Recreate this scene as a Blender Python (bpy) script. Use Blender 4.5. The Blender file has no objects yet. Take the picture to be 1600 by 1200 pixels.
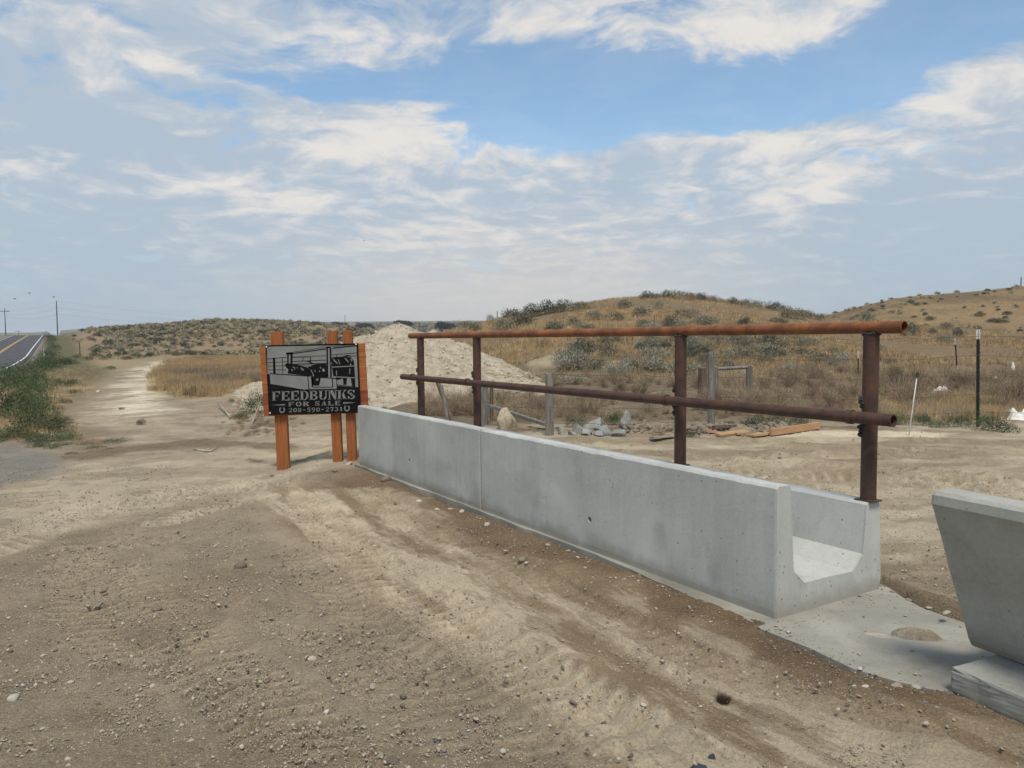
import bpy, bmesh, math, random
import numpy as np
from mathutils import Vector, Matrix
random.seed(7)
S = bpy.context.scene
COL = S.collection
R = math.radians

# ---------------------------------------------------------------- camera
PITCH = math.atan(70/1200.); ROLL = R(0.4); CAMH = 1.5; FPX = 1200.
cam_d = bpy.data.cameras.new('camera'); cam = bpy.data.objects.new('camera', cam_d); COL.objects.link(cam)
cam_d.sensor_width = 36; cam_d.lens = 36*FPX/1600; cam_d.clip_start = 0.05; cam_d.clip_end = 12000
_fw = Vector((0, math.cos(PITCH), -math.sin(PITCH)))
_c, _s = math.cos(ROLL), math.sin(ROLL)
_up0 = Vector((0, math.sin(PITCH), math.cos(PITCH))); _rt0 = Vector((1, 0, 0))
_rt = _c*_rt0 - _s*_up0; _up = _c*_up0 + _s*_rt0
cam.matrix_world = Matrix((( _rt.x, _up.x, -_fw.x, 0), (_rt.y, _up.y, -_fw.y, 0), (_rt.z, _up.z, -_fw.z, CAMH), (0, 0, 0, 1)))
S.camera = cam

# ---------------------------------------------------------------- world, sun, exposure
SUN_EL, SUN_AZ = R(62), R(174)          # azimuth clockwise from +Y
SUN_STRENGTH = 2.6
S.view_settings.view_transform = 'Standard'; S.view_settings.look = 'None'
S.view_settings.exposure = 0.28; S.view_settings.gamma = 1.0; S.view_settings.use_curve_mapping = False
sd = bpy.data.lights.new('sun', 'SUN'); sd.energy = SUN_STRENGTH; sd.angle = R(17); sd.color = (1, .93, .82)
sun = bpy.data.objects.new('sun', sd); COL.objects.link(sun)
_dir = Vector((math.sin(SUN_AZ)*math.cos(SUN_EL), math.cos(SUN_AZ)*math.cos(SUN_EL), math.sin(SUN_EL)))
sun.rotation_euler = _dir.to_track_quat('Z', 'Y').to_euler()

def nmath(nt, op, a, b=None, c=None, clamp=False):
    n = nt.nodes.new('ShaderNodeMath'); n.operation = op; n.use_clamp = clamp
    for i, v in enumerate((a, b, c)):
        if v is None: continue
        if isinstance(v, (int, float)): n.inputs[i].default_value = v
        else: nt.links.new(v, n.inputs[i])
    return n.outputs[0]
def smooth(nt, v, a, b, lo=0., hi=1.):
    n = nt.nodes.new('ShaderNodeMapRange'); n.interpolation_type = 'SMOOTHSTEP'
    nt.links.new(v, n.inputs[0])
    for i, x in enumerate((a, b, lo, hi)): n.inputs[i+1].default_value = x
    return n.outputs[0]
def noise(nt, vec, scale, detail=4., rough=.5, dist=0., dims='3D', col=False):
    n = nt.nodes.new('ShaderNodeTexNoise'); n.noise_dimensions = dims
    if vec is not None: nt.links.new(vec, n.inputs['Vector'])
    n.inputs['Scale'].default_value = scale; n.inputs['Detail'].default_value = detail
    n.inputs['Roughness'].default_value = rough; n.inputs['Distortion'].default_value = dist
    return n.outputs['Color' if col else 'Fac']
def mixc(nt, fac, a, b, blend='MIX'):
    n = nt.nodes.new('ShaderNodeMix'); n.data_type = 'RGBA'; n.blend_type = blend
    if isinstance(fac, (int, float)): n.inputs[0].default_value = fac
    else: nt.links.new(fac, n.inputs[0])
    for i, v in ((6, a), (7, b)):
        if isinstance(v, (tuple, list)): n.inputs[i].default_value = (*v[:3], 1)
        else: nt.links.new(v, n.inputs[i])
    return n.outputs[2]
def vmath(nt, op, a, b=None, idx=0):
    n = nt.nodes.new('ShaderNodeVectorMath'); n.operation = op
    for i, v in enumerate((a, b)):
        if v is None: continue
        if isinstance(v, (tuple, list)): n.inputs[i].default_value = v
        else: nt.links.new(v, n.inputs[i])
    return n.outputs[idx]

W = bpy.data.worlds.new('World'); S.world = W; W.use_nodes = True
def build_sky():
    nt = W.node_tree; nt.nodes.clear(); L = nt.links.new
    out = nt.nodes.new('ShaderNodeOutputWorld')
    sky = nt.nodes.new('ShaderNodeTexSky'); sky.sky_type = 'NISHITA'; sky.sun_disc = False
    sky.sun_elevation = SUN_EL; sky.sun_rotation = SUN_AZ; sky.altitude = 800
    sky.air_density = 1.0; sky.dust_density = 1.2; sky.ozone_density = 1.5
    bg1 = nt.nodes.new('ShaderNodeBackground'); bg1.inputs[1].default_value = .15
    tint = mixc(nt, 1.0, sky.outputs[0], (.86, .96, .92), 'MULTIPLY')
    L(tint, bg1.inputs[0])
    tc = nt.nodes.new('ShaderNodeTexCoord'); d = vmath(nt, 'NORMALIZE', tc.outputs['Generated'])
    sx = nt.nodes.new('ShaderNodeSeparateXYZ'); L(d, sx.inputs[0])
    X, Y, Z = sx.outputs
    az = nmath(nt, 'ARCTAN2', X, Y); el = nmath(nt, 'ARCSINE', Z)
    # flat cloud layer: position where the view direction meets it
    zz = nmath(nt, 'ADD', nmath(nt, 'MAXIMUM', Z, 0.0), .17)
    cp = nt.nodes.new('ShaderNodeCombineXYZ')
    L(nmath(nt, 'DIVIDE', X, zz), cp.inputs[0]); L(nmath(nt, 'DIVIDE', Y, zz), cp.inputs[1])
    P = cp.outputs[0]
    warp = vmath(nt, 'SUBTRACT', noise(nt, P, 1.3, 3, .55, col=True), (.5, .5, .5))
    Pw = vmath(nt, 'ADD', P, vmath(nt, 'MULTIPLY', warp, (.55, .55, 0)))
    n1 = noise(nt, Pw, 2.3, 10, .62)
    n2 = noise(nt, vmath(nt, 'MULTIPLY', Pw, (1.0, 1.05, 1)), 6.0, 9, .62)
    dens = nmath(nt, 'ADD', nmath(nt, 'MULTIPLY', n1, .62), nmath(nt, 'MULTIPLY', n2, .38))
    # broad masses of this sky, in azimuth / elevation (degrees), wobbled so that no outline is smooth
    ae = nt.nodes.new('ShaderNodeCombineXYZ')
    wv = vmath(nt, 'SUBTRACT', noise(nt, P, 2.2, 5, .6, col=True), (.5, .5, .5))
    ws = nt.nodes.new('ShaderNodeSeparateXYZ'); L(wv, ws.inputs[0])
    L(nmath(nt, 'ADD', az, nmath(nt, 'MULTIPLY', ws.outputs[0], .16)), ae.inputs[0])
    L(nmath(nt, 'ADD', el, nmath(nt, 'MULTIPLY', ws.outputs[1], .09)), ae.inputs[1])
    A = ae.outputs[0]
    def blobs(lst):
        acc = None
        for (px, py, wx, wy, amp) in lst:
            u = (px-800)/1200; v = (530-py)/1200
            a0 = math.atan(u); e0 = math.atan(v*math.cos(a0))
            sa = wx/1200*math.cos(a0)**2; se = wy/1200
            q = vmath(nt, 'MULTIPLY', vmath(nt, 'SUBTRACT', A, (a0, e0, 0)), (1/sa, 1/se, 0))
            r2 = vmath(nt, 'DOT_PRODUCT', q, q, 1)
            g = nmath(nt, 'MULTIPLY', nmath(nt, 'EXPONENT', nmath(nt, 'MULTIPLY', r2, -1.)), amp)
            acc = g if acc is None else nmath(nt, 'ADD', acc, g)
        return acc
    cov = blobs([(1000, 165, 260, 62, -1.25), (1330, 150, 120, 55, -.55), (820, 165, 150, 45, -.45), (560, 140, 210, 22, -.28), (1420, 40, 110, 45, -.9), (730, 10, 90, 30, -.35),
                 (1120, 50, 300, 48, .55), (620, 220, 260, 60, .45), (1190, 225, 140, 28, .55), (1000, 330, 500, 90, .25), (150, 150, 330, 200, .35), (1560, 110, 120, 70, .35), (950, 245, 60, 25, -.3), (1500, 350, 260, 90, .4)])
    low = smooth(nt, el, R(17), R(6), 0, .42)        # layer thickens to a veil near the horizon
    c = nmath(nt, 'ADD', nmath(nt, 'ADD', nmath(nt, 'ADD', nmath(nt, 'MULTIPLY', nmath(nt, 'SUBTRACT', dens, .5), 1.45), .5), nmath(nt, 'MULTIPLY', cov, .30)), nmath(nt, 'MULTIPLY', low, .4))
    cover = smooth(nt, c, .40, .60)
    # bright crests against blue-grey undersides
    bright = blobs([(1130, 60, 270, 50, .8), (545, 85, 90, 34, .75), (270, 92, 70, 16, .9), (180, 122, 70, 16, .5), (640, 225, 170, 34, .8), (360, 300, 230, 22, .75), (820, 235, 120, 30, .4), (1190, 222, 110, 18, .7), (1250, 295, 130, 24, .7), (130, 15, 90, 14, .5),
                    (1500, 120, 90, 50, .35), (720, 370, 130, 12, .5), (1400, 245, 90, 14, .3), (300, 392, 60, 8, .35), (850, 410, 160, 12, .35), (20, 280, 80, 10, .5),
                    (120, 200, 260, 90, -.65), (150, 375, 260, 60, -.35), (1480, 360, 260, 70, -.6), (750, 60, 160, 50, -.15)])
    n3 = noise(nt, vmath(nt, 'ADD', Pw, (3.1, 7.7, 2.)), 6.2, 10, .62)
    bb = nmath(nt, 'ADD', nmath(nt, 'ADD', nmath(nt, 'MULTIPLY', bright, .75), nmath(nt, 'MULTIPLY', nmath(nt, 'SUBTRACT', n3, .5), 2.6)), .27)
    bb = nmath(nt, 'ADD', bb, nmath(nt, 'MULTIPLY', nmath(nt, 'SUBTRACT', n1, .5), .9))
    bb = smooth(nt, bb, 0, .95)
    grey = (.375, .445, .525); white = (.685, .650, .610)
    cc = mixc(nt, bb, grey, white)
    # warm thin haze low down, bluer to the sides
    hz = smooth(nt, el, R(11), R(1.5), 0, .88)
    side = smooth(nt, nmath(nt, 'ABSOLUTE', nmath(nt, 'ADD', az, .0)), R(2), R(27))
    hcol = mixc(nt, side, (.545, .515, .48), (.355, .43, .495))
    cc2 = mixc(nt, hz, cc, hcol)
    cov2 = nmath(nt, 'MAXIMUM', cover, smooth(nt, el, R(15), R(3), 0, .96))
    cov3 = nmath(nt, 'ADD', nmath(nt, 'MULTIPLY', cov2, .86), .11)
    bg2 = nt.nodes.new('ShaderNodeBackground'); bg2.inputs[1].default_value = 1.0; L(cc2, bg2.inputs[0])
    mx = nt.nodes.new('ShaderNodeMixShader'); L(cov3, mx.inputs[0]); L(bg1.outputs[0], mx.inputs[1]); L(bg2.outputs[0], mx.inputs[2])
    L(mx.outputs[0], out.inputs[0])
build_sky()
W.cycles.sampling_method = 'MANUAL'; W.cycles.sample_map_resolution = 512

# ---------------------------------------------------------------- pixel rays of the reference view, used to find where things stand
def ray(px, py):
    d = (px-800)/FPX*_rt - (py-600)/FPX*_up + _fw
    return d/d.y
def G(px, py, z=0.):
    d = ray(px, py); t = (z-CAMH)/d.z
    return Vector((d.x*t, d.y*t, z))
def D(px, py, y):
    d = ray(px, py); return Vector((d.x*y, y, CAMH+d.z*y))

# ---------------------------------------------------------------- noise and terrain
def _h(ix, iy, seed):
    n = (ix.astype(np.int64)*374761393 + iy.astype(np.int64)*668265263 + seed*974711) & 0x7fffffff
    n = ((n ^ (n >> 13))*1274126177) & 0x7fffffff
    n = (n ^ (n >> 16)) & 0xffff
    return n/65535.
def vn(x, y, seed=0):
    ix = np.floor(x); iy = np.floor(y); fx = x-ix; fy = y-iy
    fx = fx*fx*(3-2*fx); fy = fy*fy*(3-2*fy)
    a = _h(ix, iy, seed); b = _h(ix+1, iy, seed); c = _h(ix, iy+1, seed); d = _h(ix+1, iy+1, seed)
    return (a+(b-a)*fx)*(1-fy)+(c+(d-c)*fx)*fy
def fbm(x, y, sc, oc=4, seed=0, g=.5):
    x = np.asarray(x, float); y = np.asarray(y, float)
    r = 0; a = 1; t = 0
    for i in range(oc):
        ang = .6*i+.3; c, s = math.cos(ang), math.sin(ang)
        r = r+a*vn((x*c-y*s)*sc+17.3*i, (x*s+y*c)*sc-9.1*i, seed+i*13); t += a; a *= g; sc *= 2.03
    return r/t-.5
def ss(x, a, b):
    t = np.clip((x-a)/(b-a), 0, 1); return t*t*(3-2*t)
U = np.array([-.53, .848]); U /= np.linalg.norm(U); M = np.array([U[1], -U[0]])   # along the bunks; from their front to their back
O = np.array([1.395, 4.009])
def st(x, y):
    dx = x-O[0]; dy = y-O[1]
    return dx*U[0]+dy*U[1], dx*M[0]+dy*M[1]
ROADZ = ([-60, 0, 40, 66, 90, 101, 121, 150, 216, 235, 262, 350], [-.1, -.1, -.4, -.52, -.42, -.2, .5, 1.45, 3.5, 3.62, 3.2, -1])
def road_x(y): return -63.7-.59*(y-101)
def tab(px, pts):
    xs = [(p[0]-800)/1200 for p in pts]; es = [((530-(p[0]-800)*.007)-p[1])/1200 for p in pts]
    return np.interp(px, xs, es)
HL = [(-900, 524), (-200, 522), (60, 520), (90, 518), (150, 515), (250, 510), (340, 502), (400, 504), (480, 507), (520, 511), (560, 517), (620, 525), (700, 532), (800, 545), (3000, 545)]
H2 = [(400, 575), (560, 562), (640, 536), (700, 520), (760, 505), (820, 491), (900, 478), (960, 470), (1040, 465), (1100, 468), (1180, 477), (1250, 489), (1290, 497), (1350, 508), (1450, 515), (1600, 523), (2500, 526)]
H3 = [(900, 550), (1100, 535), (1200, 512), (1290, 492), (1350, 477), (1400, 466), (1480, 459), (1600, 449), (1900, 438), (2600, 430)]
def smax(a, b, k):
    h = np.clip(.5+.5*(a-b)/k, 0, 1); return b+(a-b)*h+k*h*(1-h)
def T(x, y):
    x = np.asarray(x, float); y = np.asarray(y, float)
    yy = np.maximum(y, 1e-3); r = np.where(y > 1, x/yy, np.sign(x)*3)
    s, t = st(x, y)
    base = -.10+.05*fbm(x, y, .35, 3, 5)+.045*np.exp(-((t+.1)/.5)**2)*ss(s, -2.5, -1)*(1-ss(s, 3, 5))
    base = base-.11*ss(-(x+2.45), 0, .5)*ss(y, 7.6, 9.2)*(1-ss(y, 30, 60))          # ground drops past the sign
    base = base+.06*ss(t, .0, .5)*(1-ss(s, 7.5, 9))*ss(t, -.2, .2)                  # yard behind the bunks a little higher
    # mound heaped against the far end of the bunk
    base = base+.095*np.exp(-(((s-5.6)/1.4)**2+((t+.2)/.5)**2))
    z = base
    far = np.interp(y, [-100, 300, 500, 900, 2000, 3200], [0, 0, 5, 18.5, 50, 52])
    far = far*np.interp(r, [-.9, -.62, -.5, -.3, 1], [.55, .55, .9, 1, 1])
    def hill(tabl, B, Dd, pw=1.):
        e = tab(r, tabl); ht = np.maximum(1.5+e*Dd+.2, -.3)
        p = np.where(y < Dd, ss(y, B, Dd)**pw, 1-.95*ss(y, Dd, Dd*2.6))
        return ht*p
    hl = hill(HL, 92, 150); h2 = hill(H2, 17, 60); h3 = hill(H3, 62, 140)
    rough = fbm(x, y, .06, 4, 9)
    z = z+hl*(1+.10*rough)*(y > 0)+smax(h2*(1+.14*rough*ss(y, 18, 40)), h3*(1+.06*rough), .5)*(y > 0)-.0
    z = z+.25*fbm(x, y, .18, 3, 22)*ss(y, 14, 22)*ss(r, -.12, 0)
    z = z+.10*np.exp(-((y-34)/10)**2)*ss(r, -.47, -.42)*(1-ss(r, -.22, -.12))      # grassy swell
    z = z+far*ss(y, 200, 500)
    # small heaps under the hill
    for (cx, cy, rr, hh) in HEAPS:
        z = z+hh*np.exp(-(((x-cx)**2+(y-cy)**2)/rr**2))
    d = np.abs(x-(road_x(y)-3.6))*.862
    rz = np.interp(y, *ROADZ)
    w = 1-ss(d, 5.2, 13.)
    z = z*(1-w)+rz*w
    return z
HEAPS = []
def hit(px, py):
    d = ray(px, py); ys = np.geomspace(1.2, 3000, 2500)
    xs = d.x*ys; zs = CAMH+d.z*ys; h = T(xs, ys); k = np.argmax(h >= zs)
    if h[k] < zs[k]: k = len(ys)-1
    if k > 0:
        a = (zs[k-1]-h[k-1]); b = (h[k]-zs[k]); f = a/(a+b+1e-9); yv = ys[k-1]+(ys[k]-ys[k-1])*f
    else: yv = ys[0]
    return Vector((d.x*yv, yv, float(T(d.x*yv, yv))))
HEAPS = [tuple(D(868, 560, 27))[:2]+(1.3, .55), tuple(D(925, 562, 29))[:2]+(1.1, .5), tuple(D(968, 566, 26))[:2]+(1.0, .35), tuple(D(905, 562, 33))[:2]+(2.5, .5), tuple(D(1470, 620, 17))[:2]+(1.6, .15)]

def polysd(x, y, poly):
    """signed distance, positive inside"""
    p = np.array([(q[0], q[1]) for q in poly]); n = len(p)
    dmin = np.full(x.shape, 1e9); ins = np.zeros(x.shape, bool)
    for i in range(n):
        a = p[i]; b = p[(i+1) % n]; e = b-a; wx = x-a[0]; wy = y-a[1]
        h = np.clip((wx*e[0]+wy*e[1])/max(e@e, 1e-9), 0, 1)
        dmin = np.minimum(dmin, np.hypot(wx-e[0]*h, wy-e[1]*h))
        c = ((a[1] > y) != (b[1] > y)) & (x < (b[0]-a[0])*(y-a[1])/(b[1]-a[1]+1e-12)+a[0])
        ins ^= c
    return np.where(ins, dmin, -dmin)
def pathd(x, y, path):
    """distance to a polyline and arc length along it, signed side"""
    best = np.full(x.shape, 1e9); arc = np.zeros(x.shape); side = np.zeros(x.shape); L = 0
    for i in range(len(path)-1):
        a = np.array(path[i]); b = np.array(path[i+1]); e = b-a; l = np.hypot(*e); wx = x-a[0]; wy = y-a[1]
        h = np.clip((wx*e[0]+wy*e[1])/(l*l), 0, 1); d = np.hypot(wx-e[0]*h, wy-e[1]*h)
        m = d < best; best = np.where(m, d, best); arc = np.where(m, L+h*l, arc)
        side = np.where(m, np.sign(e[0]*wy-e[1]*wx)*d, side); L += l
    return best, arc, side
def rp(px, z=-.1): return [tuple(G(a, b, z))[:2] for a, b in px]

# ---------------------------------------------------------------- object helpers
def tag(o, label=None, cat=None, group=None, kind=None):
    if label: o['label'] = label
    if cat: o['category'] = cat
    if group: o['group'] = group
    if kind: o['kind'] = kind
    return o
def mesh(name, V, Fc, mat=None, smooth_=False):
    me = bpy.data.meshes.new(name)
    if isinstance(Fc, np.ndarray):
        V = np.asarray(V, float); k = Fc.shape[1]; nf = len(Fc)
        me.vertices.add(len(V)); me.vertices.foreach_set('co', V.ravel())
        me.loops.add(nf*k); me.loops.foreach_set('vertex_index', Fc.ravel().astype(np.int32))
        me.polygons.add(nf); me.polygons.foreach_set('loop_start', np.arange(0, nf*k, k, dtype=np.int32))
        me.update(calc_edges=True)
    else:
        me.from_pydata([tuple(v) for v in V], [], [tuple(f) for f in Fc])
    if mat: me.materials.append(mat)
    if smooth_: me.polygons.foreach_set('use_smooth', [True]*len(me.polygons))
    me.update(); return me
def link(name, me, parent=None, loc=None, rot=None):
    o = bpy.data.objects.new(name, me); COL.objects.link(o)
    if parent: o.parent = parent
    if loc is not None: o.location = loc
    if rot is not None: o.rotation_euler = rot
    return o
def empty(name, loc=(0, 0, 0), rz=0.):
    o = bpy.data.objects.new(name, None); COL.objects.link(o); o.location = loc; o.rotation_euler = (0, 0, rz); o.empty_display_size = .2; return o
def bm_mesh(name, bm, mat, smooth_=False, ang=None):
    bmesh.ops.recalc_face_normals(bm, faces=bm.faces)
    me = bpy.data.meshes.new(name); bm.to_mesh(me); bm.free()
    if mat: me.materials.append(mat)
    if smooth_:
        me.polygons.foreach_set('use_smooth', [True]*len(me.polygons))
        if ang: me.set_sharp_from_angle(angle=R(ang))
    return me
def boxbm(sx, sy, sz, c=(0, 0, 0), bev=0., bm=None, rot=None):
    b2 = bmesh.new(); bmesh.ops.create_cube(b2, size=1)
    bmesh.ops.scale(b2, vec=(sx, sy, sz), verts=b2.verts)
    if bev: bmesh.ops.bevel(b2, geom=b2.edges[:], offset=bev, segments=2, affect='EDGES', profile=.6)
    if rot is not None: bmesh.ops.rotate(b2, verts=b2.verts, matrix=rot)
    bmesh.ops.translate(b2, vec=c, verts=b2.verts)
    if bm is None: return b2
    me = bpy.data.meshes.new('t'); b2.to_mesh(me); b2.free(); bm.from_mesh(me); bpy.data.meshes.remove(me); return bm
def tubebm(a, b, r0, r1=None, n=16, cap=True, bm=None, hollow=0.):
    a = Vector(a); b = Vector(b); r1 = r0 if r1 is None else r1; bm = bm or bmesh.new()
    d = (b-a).normalized(); q = d.to_track_quat('Z', 'Y'); rings = []
    prof = [(a, r0), (b, r1)]
    if hollow: prof = [(a, r0), (b, r1), (b, r1-hollow), (a, r0-hollow)]
    for c, r in prof:
        rings.append([bm.verts.new(c+q @ Vector((math.cos(t)*r, math.sin(t)*r, 0))) for t in [2*math.pi*i/n for i in range(n)]])
    m = len(rings)
    for k in range(m if hollow else m-1):
        A = rings[k]; B = rings[(k+1) % m]
        for i in range(n): bm.faces.new((A[i], A[(i+1) % n], B[(i+1) % n], B[i]))
    if cap and not hollow: bm.faces.new(rings[0][::-1]); bm.faces.new(rings[-1])
    return bm
def polyline_tube(pts, r, n=6, bm=None):
    bm = bm or bmesh.new(); rings = []
    for i, p in enumerate(pts):
        p = Vector(p); d = (Vector(pts[min(i+1, len(pts)-1)])-Vector(pts[max(i-1, 0)])).normalized(); q = d.to_track_quat('Z', 'Y')
        rr = r[i] if isinstance(r, (list, tuple)) else r
        rings.append([bm.verts.new(p+q @ Vector((math.cos(t)*rr, math.sin(t)*rr, 0))) for t in [2*math.pi*j/n for j in range(n)]])
    for k in range(len(rings)-1):
        for i in range(n): bm.faces.new((rings[k][i], rings[k][(i+1) % n], rings[k+1][(i+1) % n], rings[k+1][i]))
    bm.faces.new(rings[0][::-1]); bm.faces.new(rings[-1]); return bm

# ---------------------------------------------------------------- materials
def newmat(name):
    m = bpy.data.materials.new(name); m.use_nodes = True; nt = m.node_tree
    b = nt.nodes['Principled BSDF']; return m, nt, b
def bump(nt, b, h, strength=.5, dist=.01, prev=None):
    n = nt.nodes.new('ShaderNodeBump'); n.inputs['Strength'].default_value = strength; n.inputs['Distance'].default_value = dist
    nt.links.new(h, n.inputs['Height'])
    if prev is not None: nt.links.new(prev, n.inputs['Normal'])
    nt.links.new(n.outputs[0], b.inputs['Normal']); return n.outputs[0]
def objvec(nt, kind='Object'):
    return nt.nodes.new('ShaderNodeTexCoord').outputs[kind]
def simple(name, c1, c2=None, scale=8, rough=.85, bmp=.3, dist=.01, metal=0., rnd=0., stretch=None):
    m, nt, b = newmat(name); v = objvec(nt)
    if stretch: v = vmath(nt, 'MULTIPLY', v, stretch)
    if c2 is None: c2 = tuple(x*.7 for x in c1)
    f = smooth(nt, noise(nt, v, scale, 6, .6), .3, .7)
    c = mixc(nt, f, c1, c2)
    if rnd:
        oi = nt.nodes.new('ShaderNodeObjectInfo'); hs = nt.nodes.new('ShaderNodeHueSaturation')
        nt.links.new(c, hs.inputs['Color'])
        nt.links.new(nmath(nt, 'ADD', nmath(nt, 'MULTIPLY', oi.outputs['Random'], 2*rnd), 1-rnd), hs.inputs['Value'])
        r2 = nmath(nt, 'FRACT', nmath(nt, 'MULTIPLY', oi.outputs['Random'], 7.31))
        nt.links.new(nmath(nt, 'ADD', nmath(nt, 'MULTIPLY', r2, rnd*.12), .5-rnd*.06), hs.inputs['Hue'])
        c = hs.outputs[0]
    nt.links.new(c, b.inputs['Base Color']); b.inputs['Roughness'].default_value = rough; b.inputs['Metallic'].default_value = metal
    b.inputs['Specular IOR Level'].default_value = .25
    if bmp: bump(nt, b, noise(nt, v, scale*3, 6, .65), bmp, dist)
    return m

def ground_mat():
    m, nt, b = newmat('ground_soil'); L = nt.links.new
    at = nt.nodes.new('ShaderNodeAttribute'); at.attribute_name = 'soil'
    grit = nt.nodes.new('ShaderNodeAttribute'); grit.attribute_name = 'grit'
    v = objvec(nt)
    a = noise(nt, v, 70, 8, .78); bn = noise(nt, v, 3.2, 5, .62); c5 = noise(nt, v, .8, 4, .6)
    k = nmath(nt, 'ADD', nmath(nt, 'MULTIPLY', nmath(nt, 'SUBTRACT', a, .5), 1.7), 1)
    k = nmath(nt, 'MULTIPLY', k, nmath(nt, 'ADD', nmath(nt, 'MULTIPLY', nmath(nt, 'SUBTRACT', bn, .5), .7), 1.08))
    k = nmath(nt, 'MULTIPLY', k, nmath(nt, 'ADD', nmath(nt, 'MULTIPLY', nmath(nt, 'SUBTRACT', c5, .5), .35), 1))
    comb = nt.nodes.new('ShaderNodeCombineXYZ')
    for i in range(3): L(k, comb.inputs[i])
    col = mixc(nt, 1, mixc(nt, 1, at.outputs['Color'], comb.outputs[0], 'MULTIPLY'), (.73, .70, .63), 'MULTIPLY')
    # small stones pressed into the soil: each cell its own tone
    vo = nt.nodes.new('ShaderNodeTexVoronoi'); vo.inputs['Scale'].default_value = 95; L(v, vo.inputs['Vector'])
    sep = nt.nodes.new('ShaderNodeSeparateColor'); L(vo.outputs['Color'], sep.inputs[0])
    pick = nmath(nt, 'MULTIPLY', nmath(nt, 'GREATER_THAN', sep.outputs[0], .80), nmath(nt, 'LESS_THAN', vo.outputs['Distance'], .40))
    pick = nmath(nt, 'MULTIPLY', pick, grit.outputs['Fac'])
    tone = mixc(nt, sep.outputs[1], (.13, .11, .10), (.52, .46, .38))
    col = mixc(nt, nmath(nt, 'MULTIPLY', pick, .75), col, tone)
    L(col, b.inputs['Base Color']); b.inputs['Roughness'].default_value = .95; b.inputs['Specular IOR Level'].default_value = .12
    n1 = bump(nt, b, noise(nt, v, 30, 9, .78), 1., .017)
    n2 = bump(nt, b, nmath(nt, 'MULTIPLY', nmath(nt, 'SUBTRACT', .5, vo.outputs['Distance']), grit.outputs['Fac']), .8, .008, n1)
    return m
M_ground = ground_mat()

def concrete_mat(name, c=(.44, .445, .415), blotch=.42, streak=.6, dusty=1.):
    m, nt, b = newmat(name); L = nt.links.new; v = objvec(nt)
    a = noise(nt, v, 1.6, 6, .6, .4); f = noise(nt, v, 60, 4, .7)
    s = noise(nt, vmath(nt, 'MULTIPLY', v, (9, 9, .7)), 2.0, 5, .65)
    k = nmath(nt, 'ADD', 1., nmath(nt, 'MULTIPLY', nmath(nt, 'SUBTRACT', a, .5), blotch*2))
    k = nmath(nt, 'ADD', k, nmath(nt, 'MULTIPLY', nmath(nt, 'SUBTRACT', s, .5), .38*streak))
    k = nmath(nt, 'ADD', k, nmath(nt, 'MULTIPLY', nmath(nt, 'SUBTRACT', f, .5), .4))
    # dark damp blotches
    k2 = smooth(nt, noise(nt, vmath(nt, 'MULTIPLY', v, (1.6, 1.6, .9)), 2.3, 4, .55), .56, .72, 1., .85)
    k = nmath(nt, 'MULTIPLY', k, k2)
    # soil splash and film of dust near the foot (stays on the concrete)
    sz = nt.nodes.new('ShaderNodeSeparateXYZ'); L(v, sz.inputs[0])
    comb = nt.nodes.new('ShaderNodeCombineXYZ')
    for i in range(3): L(k, comb.inputs[i])
    col = mixc(nt, 1, c, comb.outputs[0], 'MULTIPLY')
    wet = smooth(nt, nmath(nt, 'ADD', sz.outputs[2], nmath(nt, 'MULTIPLY', nmath(nt, 'SUBTRACT', noise(nt, vmath(nt, 'MULTIPLY', v, (1.5, 1.5, .4)), 2.2, 6, .6), .5), .55)), .12, .04, 0., .2*dusty)
    col = mixc(nt, wet, col, (.17, .17, .155))
    foot = smooth(nt, nmath(nt, 'ADD', sz.outputs[2], nmath(nt, 'MULTIPLY', nmath(nt, 'SUBTRACT', noise(nt, v, 5, 5, .6), .5), .22)), .10, .0, 0., .55*dusty)
    col = mixc(nt, foot, col, (.27, .23, .175))
    # air holes
    vo = nt.nodes.new('ShaderNodeTexVoronoi'); vo.inputs['Scale'].default_value = 26; L(v, vo.inputs['Vector'])
    sp = nt.nodes.new('ShaderNodeSeparateColor'); L(vo.outputs['Color'], sp.inputs[0])
    rad = nmath(nt, 'MULTIPLY', nmath(nt, 'SUBTRACT', sp.outputs[0], .55), .42)
    pit = nmath(nt, 'LESS_THAN', vo.outputs['Distance'], rad)
    col = mixc(nt, nmath(nt, 'MULTIPLY', pit, .6), col, (.12, .12, .115))
    L(col, b.inputs['Base Color']); b.inputs['Roughness'].default_value = .82; b.inputs['Specular IOR Level'].default_value = .3
    n1 = bump(nt, b, noise(nt, v, 40, 7, .65), .25, .004)
    bump(nt, b, nmath(nt, 'SUBTRACT', 1., pit), .6, .006, n1)
    return m
M_conc = concrete_mat('concrete_bunk')
M_conc_dark = concrete_mat('concrete_weathered', (.40, .40, .35), .6, .5)
M_slab = concrete_mat('concrete_slab', (.285, .275, .235), 1.0, 0., .3)

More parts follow.
